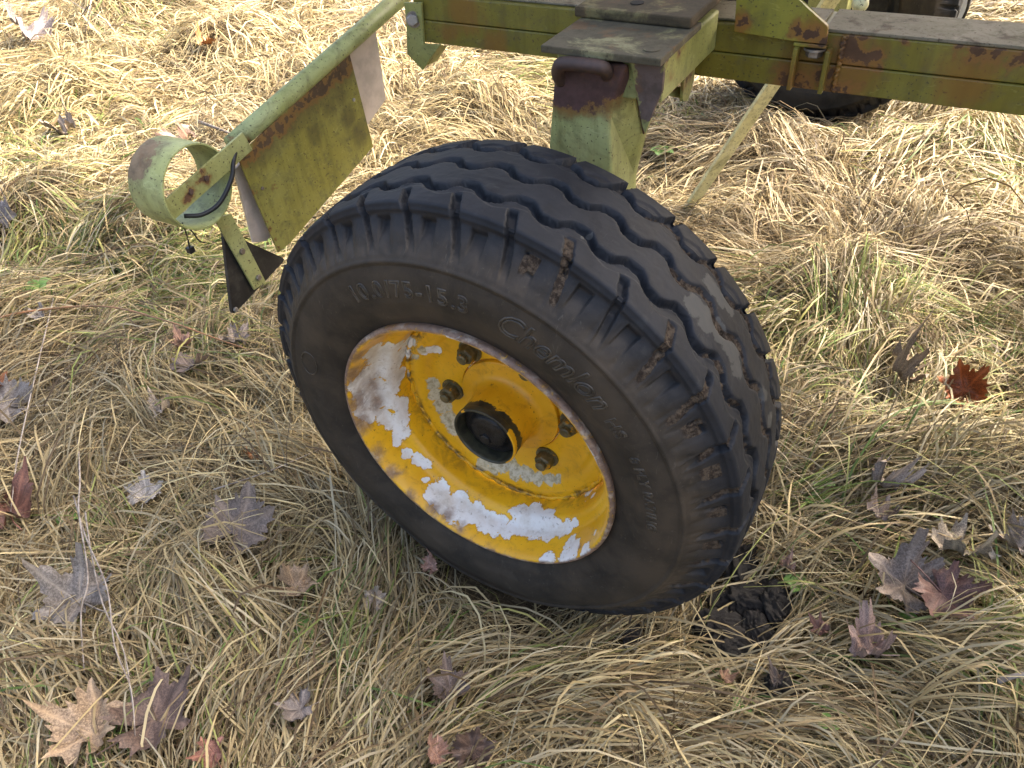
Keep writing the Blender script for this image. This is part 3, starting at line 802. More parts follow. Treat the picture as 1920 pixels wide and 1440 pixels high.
# ---- far wheel on the other end of the axle: same tyre mesh, plain dark disc seen from inside
wheel2 = empty('wheel', (0.0, 2.06, WHEEL_Z), trailer)
wheel2['label'] = 'dark tyre of the far wheel under the frame'
wheel2.rotation_euler = (0, 0, PI)
link(bpy.data.objects.new('tyre', tyre_me), wheel2)
lathe_y('rim', dense(rim_prof, 2), 96, M_BLACK, wheel2)
lathe_y('wheel_disc', [(0.02, 0.174), (0.02, 0.002)], 48, M_BLACK, wheel2)
# axle beam between the wheels is hidden by the chassis: far chassis beam and cross arm
fb = box('chassis_beam', (-0.40, 1.58, BZ0), (2.6, 1.675, BZ1), M_BEAM, trailer, 0.004)
box('cross_arm', (-0.03, 1.676, 0.738), (0.122, 1.86, ARM_T - 0.0095), M_ARM, trailer, 0.003)
box('wheel_post', (-0.02, 1.78, 0.30), (0.09, 1.86, 0.737), M_LIME, trailer, 0.004)
for x in (-0.2, 1.2, 2.4):
    box('cross_member', (x - 0.03, BY1 + 0.001, BZ1 + 0.010), (x + 0.03, 1.579, BZ1 + 0.06), M_LIME, trailer, 0.004)

# ---- lamp bar at the rear corner
E1 = np.array((-0.462, 0.448, 0.748)); 
E2 = on_plane(437, 270, (-0.515, 0.065, 0.645), RM[2])
pd = (E1 - E2) / np.linalg.norm(E1 - E2)
M_PIPE = paint('lamp_bar_paint', (0.285, 0.325, 0.115), (0.35, 0.395, 0.175), -0.09, [(tuple(E2 + pd * 0.008 + (0.012, 0, -.01)), 0.022)], 0.35)
PR = 0.0150
bar = tube('lamp_bar', [E2 - pd * 0.004 + pd * 0.0, E2 + pd * 0.1, E2 + pd * 0.25, E1 + pd * 0.06], PR, M_PIPE, trailer, 24)
vz = np.array((0, 0, 1.0))
pn = np.cross(pd, vz); pn /= np.linalg.norm(pn)              # panel normal, towards +X
if pn[0] < 0: pn = -pn
def onp(px, py, off=0.0): return on_plane(px, py, E2 + pn * off, pn)
def along(a, b, n): return [(a[0] + (b[0] - a[0]) * t, a[1] + (b[1] - a[1]) * t) for t in np.linspace(0, 1, n)]
M_PANEL = paint('rear_panel_paint', (0.245, 0.225, 0.042), (0.285, 0.275, 0.075), -0.12,
                [(tuple(onp(x, y, .01)), 0.016 + 0.008 * t) for t, (x, y) in zip(np.linspace(0, 1, 16), along((462, 296), (658, 112), 16))] + [(tuple(onp(x, y, .01)), .006) for x, y in along((455, 325), (520, 468), 9)] + [(tuple(onp(521, 352, .01)), .009)],
                0.7, rcol=(0.070, 0.050, 0.036), core=0.50, ralpha=0.8,
                stains=[(tuple(onp(x, y, .01)), .030) for x, y in along((480, 300), (660, 130), 10)] + [(tuple(onp(x, y, .01)), .030) for x, y in ((640, 180), (655, 215), (620, 200), (590, 250), (680, 250))], scol=(0.075, 0.062, 0.022))
pp = [onp(447, 292, .008), onp(450, 305, .008), onp(522, 474, .008), onp(545, 455, .008), onp(700, 275, .008), onp(655, 98, .008)]
panel = prism('rear_panel', pp, -pn * 0.003, M_PANEL, bar, 0.0008)
for x, y in ((492, 353), (663, 187)):
    hexnut('rivet', onp(x, y, .0085), pn, 0.0032, 0.002, M_STEEL, bar)
bp_ = [onp(440, 318, -.012), onp(476, 455, -.012), onp(500, 452, -.012), onp(688, 236, -.012), onp(724, 186, -.012), onp(704, 50, -.012), onp(655, 92, -.012)]
prism('marker_board', bp_, -pn * 0.006, M_BOARD, bar, 0.0008)
# lamp ring: short open cylinder facing the rear
RC = E2 - pd * 0.098
M_RING = paint('lamp_ring_paint', (0.29, 0.325, 0.12), (0.35, 0.40, 0.19), -0.10, [(tuple(RC + (-0.035, -.02, .058)), 0.035), (tuple(RC + (-0.03, -.045, .045)), 0.03)], 0.3, rcol=(0.22, 0.16, 0.10), halo=False)
rax = np.array((1.0, 0.02, 0.0)); rax /= np.linalg.norm(rax)
ra = np.cross(rax, vz); rb_ = np.cross(rax, ra)
V, Fc = [], []
RO, RI, N_ = 0.0640, 0.0605, 72
rimloops = [(0.024, RI), (0.0255, RI + .0006), (0.0255, RO - .0006), (0.024, RO), (-0.046, RO), (-0.047, RO - .0006), (-0.047, RI + .0006), (-0.046, RI)]
for off, r in rimloops:
    for i in range(N_):
        a = 2 * PI * i / N_
        V.append(RC + rax * off + r * (ra * math.cos(a) + rb_ * math.sin(a)))
L_ = len(rimloops)
for j in range(L_):
    for i in range(N_):
        i2 = (i + 1) % N_; j2 = (j + 1) % L_
        Fc.append((j * N_ + i, j * N_ + i2, j2 * N_ + i2, j2 * N_ + i))
ringo = mesh_obj('lamp_ring', V, Fc, M_RING, bar, True)
bm = bmesh.new(); bm.from_mesh(ringo.data); bmesh.ops.recalc_face_normals(bm, faces=bm.faces); bm.to_mesh(ringo.data); bm.free()
ringo.modifiers.new('edge', 'EDGE_SPLIT').split_angle = math.radians(50)
# flat strap across the ring, continuing the bar
sn = np.cross(pd, rax); sn /= np.linalg.norm(sn)
M_STRAP = paint('strap_paint', (0.29, 0.305, 0.11), (0.34, 0.365, 0.16), -0.05, [(tuple(RC + rax * .024 + pd * .02), .016), (tuple(RC + rax * .024 + pd * -.012), .018), (tuple(RC + rax * .02 - vz * .066), .022)], 0.35, rcol=(0.10, 0.05, 0.032))
s0 = RC - pd * 0.060 + rax * 0.016; s1 = E2 + pd * 0.012 + rax * 0.016
hw = 0.0165
prism('cross_strap', [s0 - sn * hw, s1 - sn * hw, s1 + sn * hw, s0 + sn * hw], rax * 0.004, M_STRAP, bar, 0.0008)
for t in (0.020, -0.012):
    hexnut('rivet', RC + pd * t + rax * 0.0202, rax, 0.0045, 0.002, M_BAR, bar)
# lower strap with the warning triangle
tri_x = RC + rax * 0.008
def ont(px, py, off=0.0): return on_plane(px, py, tri_x + rax * off, rax)
ls = [ont(399, 409), ont(431, 400), ont(496, 528), ont(474, 543)]
prism('lower_strap', ls, rax * 0.004, M_STRAP, bar, 0.0008)
def rounded(pts, r, k=4):
    out = []
    n = len(pts)
    for i in range(n):
        p, a, b = pts[i], pts[i - 1], pts[(i + 1) % n]
        u = (a - p) / np.linalg.norm(a - p); v = (b - p) / np.linalg.norm(b - p)
        p0, p1 = p + u * r, p + v * r
        for j in range(k + 1):
            t = j / k
            out.append((1 - t) ** 2 * p0 + 2 * t * (1 - t) * p + t * t * p1)
    return out
tri = rounded([ont(418, 432, -.001), ont(536, 486, -.001), ont(436, 592, -.001)], 0.010)
prism('triangle_reflector', tri, -rax * 0.006, M_BLACK, bar, 0.0006)
for x, y in ((453, 471), (484, 520)):
    hexnut('bolt', ont(x, y, .0042), rax, 0.0055, 0.004, M_STEEL, bar)
hexnut('bolt', ont(441, 580, .000), rax, 0.0045, 0.003, M_STEEL, bar)
# cable leaving the bar, lying in the ring, and its loose wire ends
hole = E2 + pd * 0.010 + np.array((0.012, -0.008, 0.004))
cb = spline([hole, on_plane(438, 300, RC + rax * 0.03, rax), on_plane(434, 335, RC + rax * 0.032, rax), on_plane(412, 380, RC + rax * .025, rax), on_plane(380, 402, RC + rax * .012, rax), on_plane(345, 405, RC - rax * .005, rax)], 7)
tube('cable', cb, 0.0036, M_CABLE, bar, 10)
bm = bmesh.new()
bmesh.ops.create_uvsphere(bm, u_segments=14, v_segments=8, radius=0.0062)
for v in bm.verts: v.co = Vector(tuple(E2 + pd * 0.009 + np.array((0.0115, -0.0065, 0.0035)))) + v.co
bm_obj('cable_hole', bm, M_HOLE, bar, True)
for pts in (((342, 418), (350, 440), (356, 466)), ((346, 420), (362, 436), (374, 452), (386, 455))):
    tube('wire', spline([on_plane(x, y, RC - rax * (.01 + .008 * i), rax) for i, (x, y) in enumerate(pts)], 5), 0.0013, M_CABLE, bar, 6)
w0 = on_plane(357, 468, RC - rax * .028, rax)
box('wire_connector', w0 - 0.005, w0 + 0.005, M_CABLE, bar, 0.001)

# ---- prop stand: flat lime bar leaning under the frame
M_PROP_SUNLIT = paint('prop_sunlit_tone', (0.70, 0.68, 0.36), (0.76, 0.74, 0.44), -0.10, None, 0.4)  # lime paled so that the colour itself stands in for sunlight on the bar
top = at(1452, 160, 1, 1.12); bot = at(1286, 402, 2, 0.03)
pdv = (top - bot) / np.linalg.norm(top - bot)
cn_ = (CAM - top) / np.linalg.norm(CAM - top)
nv_ = cn_ * 0.9 + np.array(sdir)
nv_ = nv_ - pdv * np.dot(nv_, pdv); nv_ /= np.linalg.norm(nv_)
wv_ = np.cross(pdv, nv_)
a, b = bot - pdv * 0.06, top + pdv * 0.33
prism('prop_stand', [a - wv_ * .016, b - wv_ * .020, b + wv_ * .020, a + wv_ * .016], -nv_ * 0.010, M_PROP_SUNLIT, trailer, 0.0012)

# ---- far-side uprights, panel and mudguard glimpsed above the beam
q = at(1640, 0, 2, 0.3)
fy = 2.30
def FX(px): return at(px, 10, 1, fy)[0]
box('upright', (FX(1622), fy, 0.16), (FX(1668), fy + 0.05, 1.30), M_GUSSET, trailer, 0.004)
k = NM('brown_boards')
M_BROWN = k.out(k.mix(k.noise(20, 5), (0.085, 0.06, 0.03), (0.14, 0.10, 0.05)), 0.8)
box('side_panel', (FX(1669), fy + 0.01, 0.18), (FX(1738), fy + 0.03, 0.9), M_BROWN, trailer, 0.003)
mg = [np.array((FX(1770), fy - 0.02, 0.30)) + 0.075 * np.array((math.cos(t), 0, math.sin(t))) * (1, 1, 1.3) for t in np.linspace(0, 2 * PI, 24, endpoint=False)]
prism('mudguard', mg, (0, 0.10, 0), M_BLACK, trailer, 0.004)
k = NM('pale_band'); M_PALE = k.out((0.62, 0.67, 0.72), 0.5)
mb = [np.array((FX(1770), fy - 0.0215, 0.30)) + np.array((r * math.cos(t), 0, 1.3 * r * math.sin(t))) for r, ts in ((0.066, np.linspace(-1.2, 1.2, 14)), (0.050, np.linspace(1.2, -1.2, 14))) for t in ts]
prism('pale_band', mb, (0, -0.003, 0), M_PALE, trailer, 0.0)
bm = bmesh.new()
bmesh.ops.create_uvsphere(bm, u_segments=16, v_segments=10, radius=0.012)
kp = at(1613, 7, 1, 0.60)
for v in bm.verts: v.co = v.co + Vector(kp)
bm_obj('knob', bm, M_PROP_SUNLIT, trailer, True)
tube('knob_rod', [kp - (0.0, 0.0, 0.0), (kp[0], 0.60, BZ1 + 0.003)], 0.006, M_PROP_SUNLIT, trailer, 8)

# ---- added deck above, out of the frame, on uprights: put there to shade the wheel
k = NM('shade_boards')
M_SHADE_BOARD = k.out(k.mix(k.noise(6, 5), (0.16, 0.12, 0.08), (0.24, 0.19, 0.13)), 0.8)
DZ = 1.50
for x in (-0.3, 1.2, 2.5):
    for y in (BY0 + 0.045, 1.63):
        box('shade_upright', (x - 0.025, y - 0.025, BZ1 + 0.061 if False else BZ1 + 0.004), (x + 0.025, y + 0.025, DZ), M_LIME, trailer, 0.003)
for i in range(8):
    y0 = 0.29 + i * 0.165
    box('shade_board', (-1.15, y0, DZ + 0.001), (3.2, y0 + 0.162, DZ + 0.036), M_SHADE_BOARD, trailer, 0.002)

# =================================================================== DEAD GRASS
def project(Pn):
    q = (Pn - CAM) @ RM.T
    return 960 + F * q[:, 0] / q[:, 2], 720 + F * q[:, 1] / q[:, 2], q[:, 2]
def view_ok(x, y, margin):
    Pn = np.c_[x, y, np.full(len(x), 0.05)]
    u, v, d = project(Pn)
    return (d > 0.1) & (u > -margin) & (u < 1920 + margin) & (v > -margin * 0.5) & (v < 1440 + margin)
GREEN = []                                            # patches of live grass: x, y, radius, strength
for px, py, r, s in ((380, 520, 0.20, 0.9), (250, 560, 0.22, 0.6), (480, 490, 0.14, 0.8), (60, 500, 0.18, 0.6), (20, 510, 0.15, 0.7), (640, 1290, 0.05, 0.7), (1880, 1180, 0.07, 0.9), (1840, 1230, 0.06, 0.7),
                     (1560, 640, 0.14, 0.45), (1750, 660, 0.12, 0.5), (1540, 780, 0.12, 0.45), (1500, 720, 0.12, 0.4), (1000, 130, 0.2, 0.5), (1760, 300, 0.2, 0.35), (560, 560, 0.1, 0.6), (420, 680, 0.14, 0.35),
                     (1470, 960, 0.06, 0.6), (60, 300, 0.35, 0.35), (1830, 800, 0.1, 0.35), (1240, 240, 0.2, 0.3), (270, 1010, 0.06, 0.5)):
    p = at(px, py, 2, 0.04)
    GREEN.append((p[0], p[1], r, s))
def green_amt(x, y):
    gz = 0.08 * sstep(0.60, 0.75, fbm(x * 2.1 + 9, y * 2.1 + 3, 3))
    for gx, gy, r, s in GREEN:
        gz = np.maximum(gz, s * np.exp(-((x - gx) ** 2 + (y - gy) ** 2) / (r * r)))
    return gz
def flow(x, y):
    a = 2 * PI * fbm(x * 0.8 + 3.3, y * 0.8 + 8.1, 2) * 1.6 + 2.2
    vx, vy = np.cos(a), np.sin(a)
    for tx, ty, tr, th_ in TUS:                        # tussocks throw their blades outwards
        dx, dy = x - tx, y - ty
        d = np.hypot(dx, dy) + 1e-4
        k_ = np.where(d < 2.2 * tr, 14 * th_ * np.exp(-(d / tr) ** 2 * 0.8), 0)
        vx = vx + k_ * dx / d; vy = vy + k_ * dy / d
    return np.arctan2(vy, vx)
STRAW = np.array(((0.50, 0.395, 0.225), (0.43, 0.335, 0.195), (0.62, 0.52, 0.33), (0.32, 0.24, 0.135), (0.42, 0.355, 0.25), (0.22, 0.155, 0.088), (0.52, 0.45, 0.33), (0.13, 0.088, 0.052)))
SW = np.array((0.18, 0.17, 0.13, 0.12, 0.13, 0.10, 0.09, 0.08))
GRN = np.array(((0.20, 0.25, 0.065), (0.29, 0.31, 0.10), (0.12, 0.19, 0.045), (0.36, 0.34, 0.11)))

def ground_hit(px, py, lift=0.03):
    """where the line of sight meets the thatch"""
    r = ray(px, py)
    t = (0.25 - CAM[2]) / r[2]
    for i in range(400):
        p = CAM + r * t
        if p[2] < terrain(p[0], p[1]) + lift: break
        t += 0.006
    return p
GREY = (0.19, 0.150, 0.120); TAN = (0.36, 0.265, 0.17); PURP = (0.145, 0.098, 0.076); ORG = (0.30, 0.115, 0.035); PALE = (0.46, 0.40, 0.33); RED = (0.17, 0.075, 0.048); PINK = (0.36, 0.22, 0.165); BRN = (0.20, 0.13, 0.085)
LEAVES = [  # px, py, width px, colour, curl, spin, tilt, label
    (185, 1388, 150, TAN, 0.7, 40, 0.10, 'large tan maple leaf lying half under a grey-brown one'),
    (300, 1362, 150, PURP, 0.6, -25, 0.15, 'large grey-brown maple leaf overlapping a tan one'),
    (455, 1003, 150, GREY, 0.4, 15, 0.05, 'broad flat grey maple leaf with pale straws lying across it'),
    (28, 975, 130, RED, 0.8, 70, 0.25, 'reddish brown maple leaf with curled orange edge'),
    (160, 1140, 150, (0.19, 0.175, 0.16), 0.7, 95, 0.10, 'wet slate-grey leaf folded flat behind thin upright stalks'),
    (22, 775, 110, (0.24, 0.215, 0.19), 0.7, 120, 0.1, 'slate-grey leaf beside a small orange one'),
    (8, 745, 55, ORG, 0.8, 10, 0.3, 'small bright orange leaf beside a slate-grey one'),
    (560, 1115, 80, TAN, 1.2, -60, 0.3, 'curled tan leaf on the straw near the tyre foot'),
    (705, 1136, 50, PALE, 1.3, 30, 0.5, 'small pale cupped leaf just below the tyre edge'),
    (368, 702, 85, (0.19, 0.15, 0.135), 0.6, 200, 0.15, 'grey-brown leaf caught under reddish bent stem'),
    (352, 662, 45, PINK, 1.2, 80, 0.3, 'small pinkish crumpled leaf near the bent red stem'),
    (312, 785, 50, PALE, 1.3, 10, 0.3, 'small pale two-pointed leaf on open straw'),
    (85, 605, 40, (0.40, 0.37, 0.34), 1.0, 140, 0.3, 'tiny pale grey leaf below the long bent stem'),
    (448, 655, 60, (0.33, 0.28, 0.25), 0.9, 60, 0.3, 'pale grey leaf standing on edge near black triangle'),
    (480, 870, 35, ORG, 1.0, 150, 0.2, 'small orange leaf scrap among long straws'),
    (280, 945, 80, (0.42, 0.39, 0.35), 0.6, 35, 0.05, 'faded whitish leaf sunk in the straw'),
    (1680, 722, 100, (0.25, 0.185, 0.13), 1.6, 110, 0.5, 'tightly curled brown leaf in sunlit grass'),
    (1800, 748, 85, (0.34, 0.10, 0.03), 1.2, 20, 0.5, 'glowing rust-orange leaf lit by the sun'),
    (1645, 925, 85, (0.31, 0.26, 0.22), 1.6, 175, 0.6, 'crumpled pale grey leaf standing above a darker one'),
    (1648, 985, 65, (0.21, 0.165, 0.14), 1.3, 50, 0.4, 'grey-brown crumpled leaf under a paler standing one'),
    (1790, 1048, 120, (0.36, 0.31, 0.23), 0.9, 160, 0.2, 'pale buff maple leaf above a grey and brown pair'),
    (1688, 1112, 150, (0.22, 0.18, 0.15), 0.7, 75, 0.15, 'grey maple leaf partly covered by a reddish brown one'),
    (1758, 1128, 115, (0.16, 0.085, 0.07), 0.8, 230, 0.25, 'dark reddish brown leaf resting on a grey maple leaf'),
    (1905, 1040, 85, (0.42, 0.36, 0.30), 1.1, 30, 0.4, 'pale leaf with a brown half, right of buff maple leaf'),
    (888, 1418, 90, PURP, 1.1, 15, 0.3, 'dark purple glossy leaf beside a small red-brown one'),
    (822, 1428, 60, PINK, 1.2, 100, 0.3, 'small red-brown leaf beside a dark purple one'),
    (848, 1308, 95, (0.18, 0.14, 0.12), 0.9, 45, 0.15, 'brown-grey leaf buried among upright straws'),
    (1625, 1238, 85, (0.36, 0.26, 0.22), 1.7, 95, 0.3, 'pinkish rolled leaf with pale tip on open straw'),
    (815, 1075, 50, PINK, 1.1, 0, 0.4, 'pinkish leaf tucked under the tyre'),
    (1355, 1284, 36, (0.34, 0.20, 0.12), 0.8, 0, 0.4, 'small plain orange-brown leaf below the mud clods'),
    (1472, 1078, 34, (0.38, 0.25, 0.19), 1.2, 60, 0.3, 'tiny pink leaf right of the tyre foot'),
    (1535, 1195, 40, (0.24, 0.13, 0.10), 1.4, 80, 0.3, 'small rolled red-brown leaf right of the mud clods'),
    (570, 1342, 70, (0.24, 0.21, 0.19), 0.8, 130, 0.15, 'grey leaf sunk deep between pale straws'),
    (65, 76, 80, (0.30, 0.26, 0.25), 1.0, 100, 0.3, 'grey leaf far behind with an orange tip'),
    (386, 92, 38, (0.40, 0.16, 0.05), 0.9, 20, 0.4, 'small orange leaf far behind near a grass tussock'),
    (352, 288, 75, (0.27, 0.18, 0.14), 1.3, 10, 0.4, 'pink-brown leaf seen through the lamp ring'),
    (130, 258, 60, (0.33, 0.27, 0.21), 1.4, 60, 0.3, 'buff crumpled leaf behind the lamp ring'),
    (12, 425, 70, (0.26, 0.23, 0.22), 0.8, 45, 0.3, 'grey leaf next to a green blade tip'),
    (1455, 1290, 40, (0.11, 0.085, 0.07), 1.3, 0, 0.4, 'dark mud-stained leaf by the lowest clod'),
    (410, 1425, 60, (0.34, 0.17, 0.13), 1.0, 60, 0.3, 'reddish leaf scrap near two large maple leaves'),
]
CLEAR = []                                            # places where something lies on top of the thatch: x, y, radius, share of blades pressed away
for L_ in LEAVES:
    p = ground_hit(L_[0], L_[1], 0.04)
    CLEAR.append((p[0], p[1], 0.40 * L_[2] * np.linalg.norm(p - CAM) / F, 0.62))
for px, py, r, s in ((1395, 1140, 0.045, 0.86), (1388, 1060, 0.03, 0.8), (1375, 1205, 0.035, 0.85), (1440, 1150, 0.03, 0.85), (1462, 1290, 0.03, 0.9), (1185, 1195, 0.02, 0.8)):
    p = ground_hit(px, py, 0.03)
    CLEAR.append((p[0], p[1], r, s))
def build_blades(x, y, head, length, width, lift, arch, curl, colr, nseg):
    n = len(x)
    s = np.linspace(0, 1, nseg + 1)
    H = head[:, None] + curl[:, None] * (s[None, :] - 0.2)
    kink = np.where(rng.random(n) < 0.10, rng.normal(0, 0.6, n), 0.0)
    H = H + kink[:, None] * (s[None, :] > rng.uniform(0.25, 0.75, n)[:, None])
    step = (length / nseg)[:, None]
    cx = np.concatenate([np.zeros((n, 1)), np.cumsum(np.cos(H[:, :-1]) * step, 1)], 1) + x[:, None]
    cy = np.concatenate([np.zeros((n, 1)), np.cumsum(np.sin(H[:, :-1]) * step, 1)], 1) + y[:, None]
    wob = rng.normal(0, 1, (n, nseg + 1)) * 0.0020
    cz = terrain(cx, cy) + lift[:, None] * sstep(0, 0.25, s)[None, :] + arch[:, None] * np.sin(PI * np.clip(s * 1.08, 0, 1))[None, :] ** 0.8 + 0.002 + np.abs(wob)
    # keep out of the tyres: drop blades that would pass through them
    bad = np.zeros(n, bool)
    for wy in (0.0, 2.06):
        rr = np.hypot(cx, cz - WHEEL_Z)
        bad |= ((np.abs(cy - wy) < 0.125) & (rr < 0.366)).any(1)
    for ex, ey, er, es in CLEAR:
        m = (((cx - ex) ** 2 + (cy - ey) ** 2) < er * er).any(1)
        bad |= m & (rng.random(n) < es)
    ok = ~bad
    cx, cy, cz, H = cx[ok], cy[ok], cz[ok], H[ok]
    width = width[ok]; colr = colr[ok]; n = ok.sum()
    roll = rng.normal(0, 0.55, n)[:, None]
    px_, py_ = -np.sin(H) * np.cos(roll), np.cos(H) * np.cos(roll)
    pz_ = np.sin(roll) * np.ones_like(H)
    prof_w = np.array([0.75] + [1.0] * (nseg - 2) + [0.7, 0.12])[None, :]
    hw = 0.5 * width[:, None] * prof_w
    A = np.stack([cx - px_ * hw, cy - py_ * hw, cz - pz_ * hw], -1)
    B = np.stack([cx + px_ * hw, cy + py_ * hw, cz + pz_ * hw], -1)
    Vv = np.stack([A, B], 2).reshape(-1, 3)
    base = (np.arange(n) * (nseg + 1) * 2)[:, None]
    i = np.arange(nseg)[None, :] * 2
    Q = np.stack([base + i, base + i + 1, base + i + 3, base + i + 2], -1).reshape(-1, 4)
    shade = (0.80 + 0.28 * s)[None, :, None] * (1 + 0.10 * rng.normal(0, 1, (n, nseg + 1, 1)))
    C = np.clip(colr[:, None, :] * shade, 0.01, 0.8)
    C = np.repeat(C[:, :, None, :], 2, 2).reshape(-1, 3)
    return Vv, Q, C

def colours(n, x, y, tint=None):
    ci = rng.choice(len(STRAW), n, p=SW / SW.sum())
    c = STRAW[ci] * rng.uniform(0.70, 1.12, (n, 1))
    patch = fbm(x * 1.7 + 20, y * 1.7 + 31, 3)           # drier, paler and browner patches of the sward
    c = c * (0.80 + 0.42 * patch)[:, None]
    c[:, 2] *= 0.90 + 0.25 * fbm(x * 1.1 + 50, y * 1.1, 2)
    ga = green_amt(x, y)
    isg = rng.random(n) < ga
    gc = GRN[rng.integers(0, len(GRN), n)] * rng.uniform(0.8, 1.15, (n, 1))
    c = c * np.array((1.0, 1.01, 0.90))
    return np.where(isg[:, None], gc, c)

def scatter(n_c, pw, dmax, margin):
    """candidate roots, thinned with distance from the viewer so that blades stay about equally dense to the eye"""
    x = rng.uniform(-6.5, 2.4, n_c); y = rng.uniform(-1.6, 4.6, n_c)
    d = np.sqrt((x - CAM[0]) ** 2 + (y - CAM[1]) ** 2 + 1.0)
    keep = (rng.random(n_c) < np.minimum(1, (1.25 / d) ** pw)) & view_ok(x, y, margin)
    return x[keep], y[keep], d[keep]

parts_ = []
NSEG = 5
# 1) locks of combed, parallel blades
x, y, d = scatter(82000, 1.5, 6, 380)
nl = len(x)
per = rng.integers(8, 22, nl)
ix = np.repeat(np.arange(nl), per)
hl = flow(x, y) + rng.normal(0, 0.62, nl)
cl = rng.normal(0, 0.65, nl)
ll = rng.uniform(0.14, 0.34, nl)
al = np.abs(rng.normal(0.014, 0.020, nl)) + 0.003
liftl = np.abs(rng.normal(0.0, 0.020, nl))
tint = rng.uniform(0.80, 1.15, nl)
spread = rng.uniform(0.010, 0.034, nl) * np.clip(d / 1.6, 1, 2)
X = x[ix] + rng.normal(0, 1, len(ix)) * spread[ix]
Y = y[ix] + rng.normal(0, 1, len(ix)) * spread[ix]
D = d[ix]
parts_.append((X, Y, hl[ix] + rng.normal(0, 0.17, len(ix)), ll[ix] * rng.uniform(0.6, 1.15, len(ix)), (0.0010 + 0.0028 * rng.random(len(ix)) ** 1.6) * np.clip(D / 1.8, 1, 2.0),
               liftl[ix] + rng.uniform(0, 0.012, len(ix)), al[ix] * rng.uniform(0.5, 1.5, len(ix)), cl[ix] + rng.normal(0, 0.30, len(ix)), colours(len(ix), X, Y) * tint[ix][:, None]))
# 2) single criss-cross blades
x, y, d = scatter(480000, 1.6, 6, 340)
n = len(x)
parts_.append((x, y, flow(x, y) + rng.normal(0, 1.1, n), rng.uniform(0.06, 0.26, n), (0.0008 + 0.0028 * rng.random(n) ** 1.6) * np.clip(d / 1.8, 1, 2.0), np.abs(rng.normal(0.008, 0.016, n)),
               np.abs(rng.normal(0.010, 0.016, n)), rng.normal(0, 0.6, n), colours(n, x, y)))
# 3) long pale straws lying on top
x, y, d = scatter(16000, 1.5, 6, 300)
n = len(x)
parts_.append((x, y, flow(x, y) + rng.normal(0, 0.9, n), rng.uniform(0.22, 0.48, n), rng.uniform(0.0018, 0.0036, n) * np.clip(d / 1.8, 1, 1.7), rng.uniform(0.015, 0.045, n),
               np.abs(rng.normal(0.012, 0.018, n)), rng.normal(0, 0.55, n), np.clip(colours(n, x, y) * 1.18, 0, 0.62)))
# 4) live green blades standing out of the thatch
x, y, d = scatter(60000, 1.3, 6, 200)
ga = green_amt(x, y)
kp_ = rng.random(len(x)) < ga * 0.45 + 0.004
x, y, d = x[kp_], y[kp_], d[kp_]
n = len(x)
parts_.append((x, y, flow(x, y) + rng.normal(0, 0.7, n), rng.uniform(0.08, 0.22, n), rng.uniform(0.0015, 0.0032, n) * np.clip(d / 1.8, 1, 1.8), rng.uniform(0.006, 0.03, n),
               rng.uniform(0.005, 0.05, n), rng.normal(0, 0.7, n), GRN[rng.integers(0, 4, n)] * rng.uniform(0.8, 1.3, (n, 1))))
# 5) coarser sward carrying on outside the part seen here
x = rng.uniform(-6.5, 3.4, 60000); y = rng.uniform(-2.6, 5.4, 60000)
kp_ = ~view_ok(x, y, 250) & (np.hypot(x - CAM[0], y - CAM[1]) < 4.5)
x, y = x[kp_][:24000], y[kp_][:24000]
n = len(x)
parts_.append((x, y, flow(x, y) + rng.normal(0, 0.8, n), rng.uniform(0.16, 0.36, n), rng.uniform(0.004, 0.008, n), np.abs(rng.normal(0.008, 0.014, n)),
               np.abs(rng.normal(0.012, 0.016, n)), rng.normal(0, 0.6, n), colours(n, x, y)))
VA, QA, CA, off = [], [], [], 0
for pt in parts_:
    v, q, c = build_blades(*pt, NSEG)
    VA.append(v); QA.append(q + off); CA.append(c); off += len(v)
VA, QA, CA = np.concatenate(VA), np.concatenate(QA), np.concatenate(CA)
print('GRASS tris', len(QA) * 2)
k = NM('dead_grass_blades')
ac = k.attr('tone')['Color']
k.b.inputs['Base Color'].default_value = (0.4, 0.3, 0.15, 1)
k.l(ac, k.b.inputs['Base Color'])
k.b.inputs['Roughness'].default_value = 0.55
k.b.inputs['Specular IOR Level'].default_value = 0.35
tl_ = k.n('ShaderNodeBsdfTranslucent'); k.l(ac, tl_.inputs[0])
mx = k.n('ShaderNodeMixShader'); mx.inputs[0].default_value = 0.22
k.l(k.b.outputs[0], mx.inputs[1]); k.l(tl_.outputs[0], mx.inputs[2])
k.l(mx.outputs[0], k.t.nodes['Material Output'].inputs['Surface'])
M_GRASS = k.m
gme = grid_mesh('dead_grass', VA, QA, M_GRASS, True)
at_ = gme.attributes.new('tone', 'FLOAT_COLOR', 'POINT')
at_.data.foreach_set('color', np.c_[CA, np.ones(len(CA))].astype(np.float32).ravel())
grass = link(bpy.data.objects.new('dead_grass', gme))
tag(grass, 'matted pale dead grass with green shoots covering the ground', 'grass', kind='stuff')

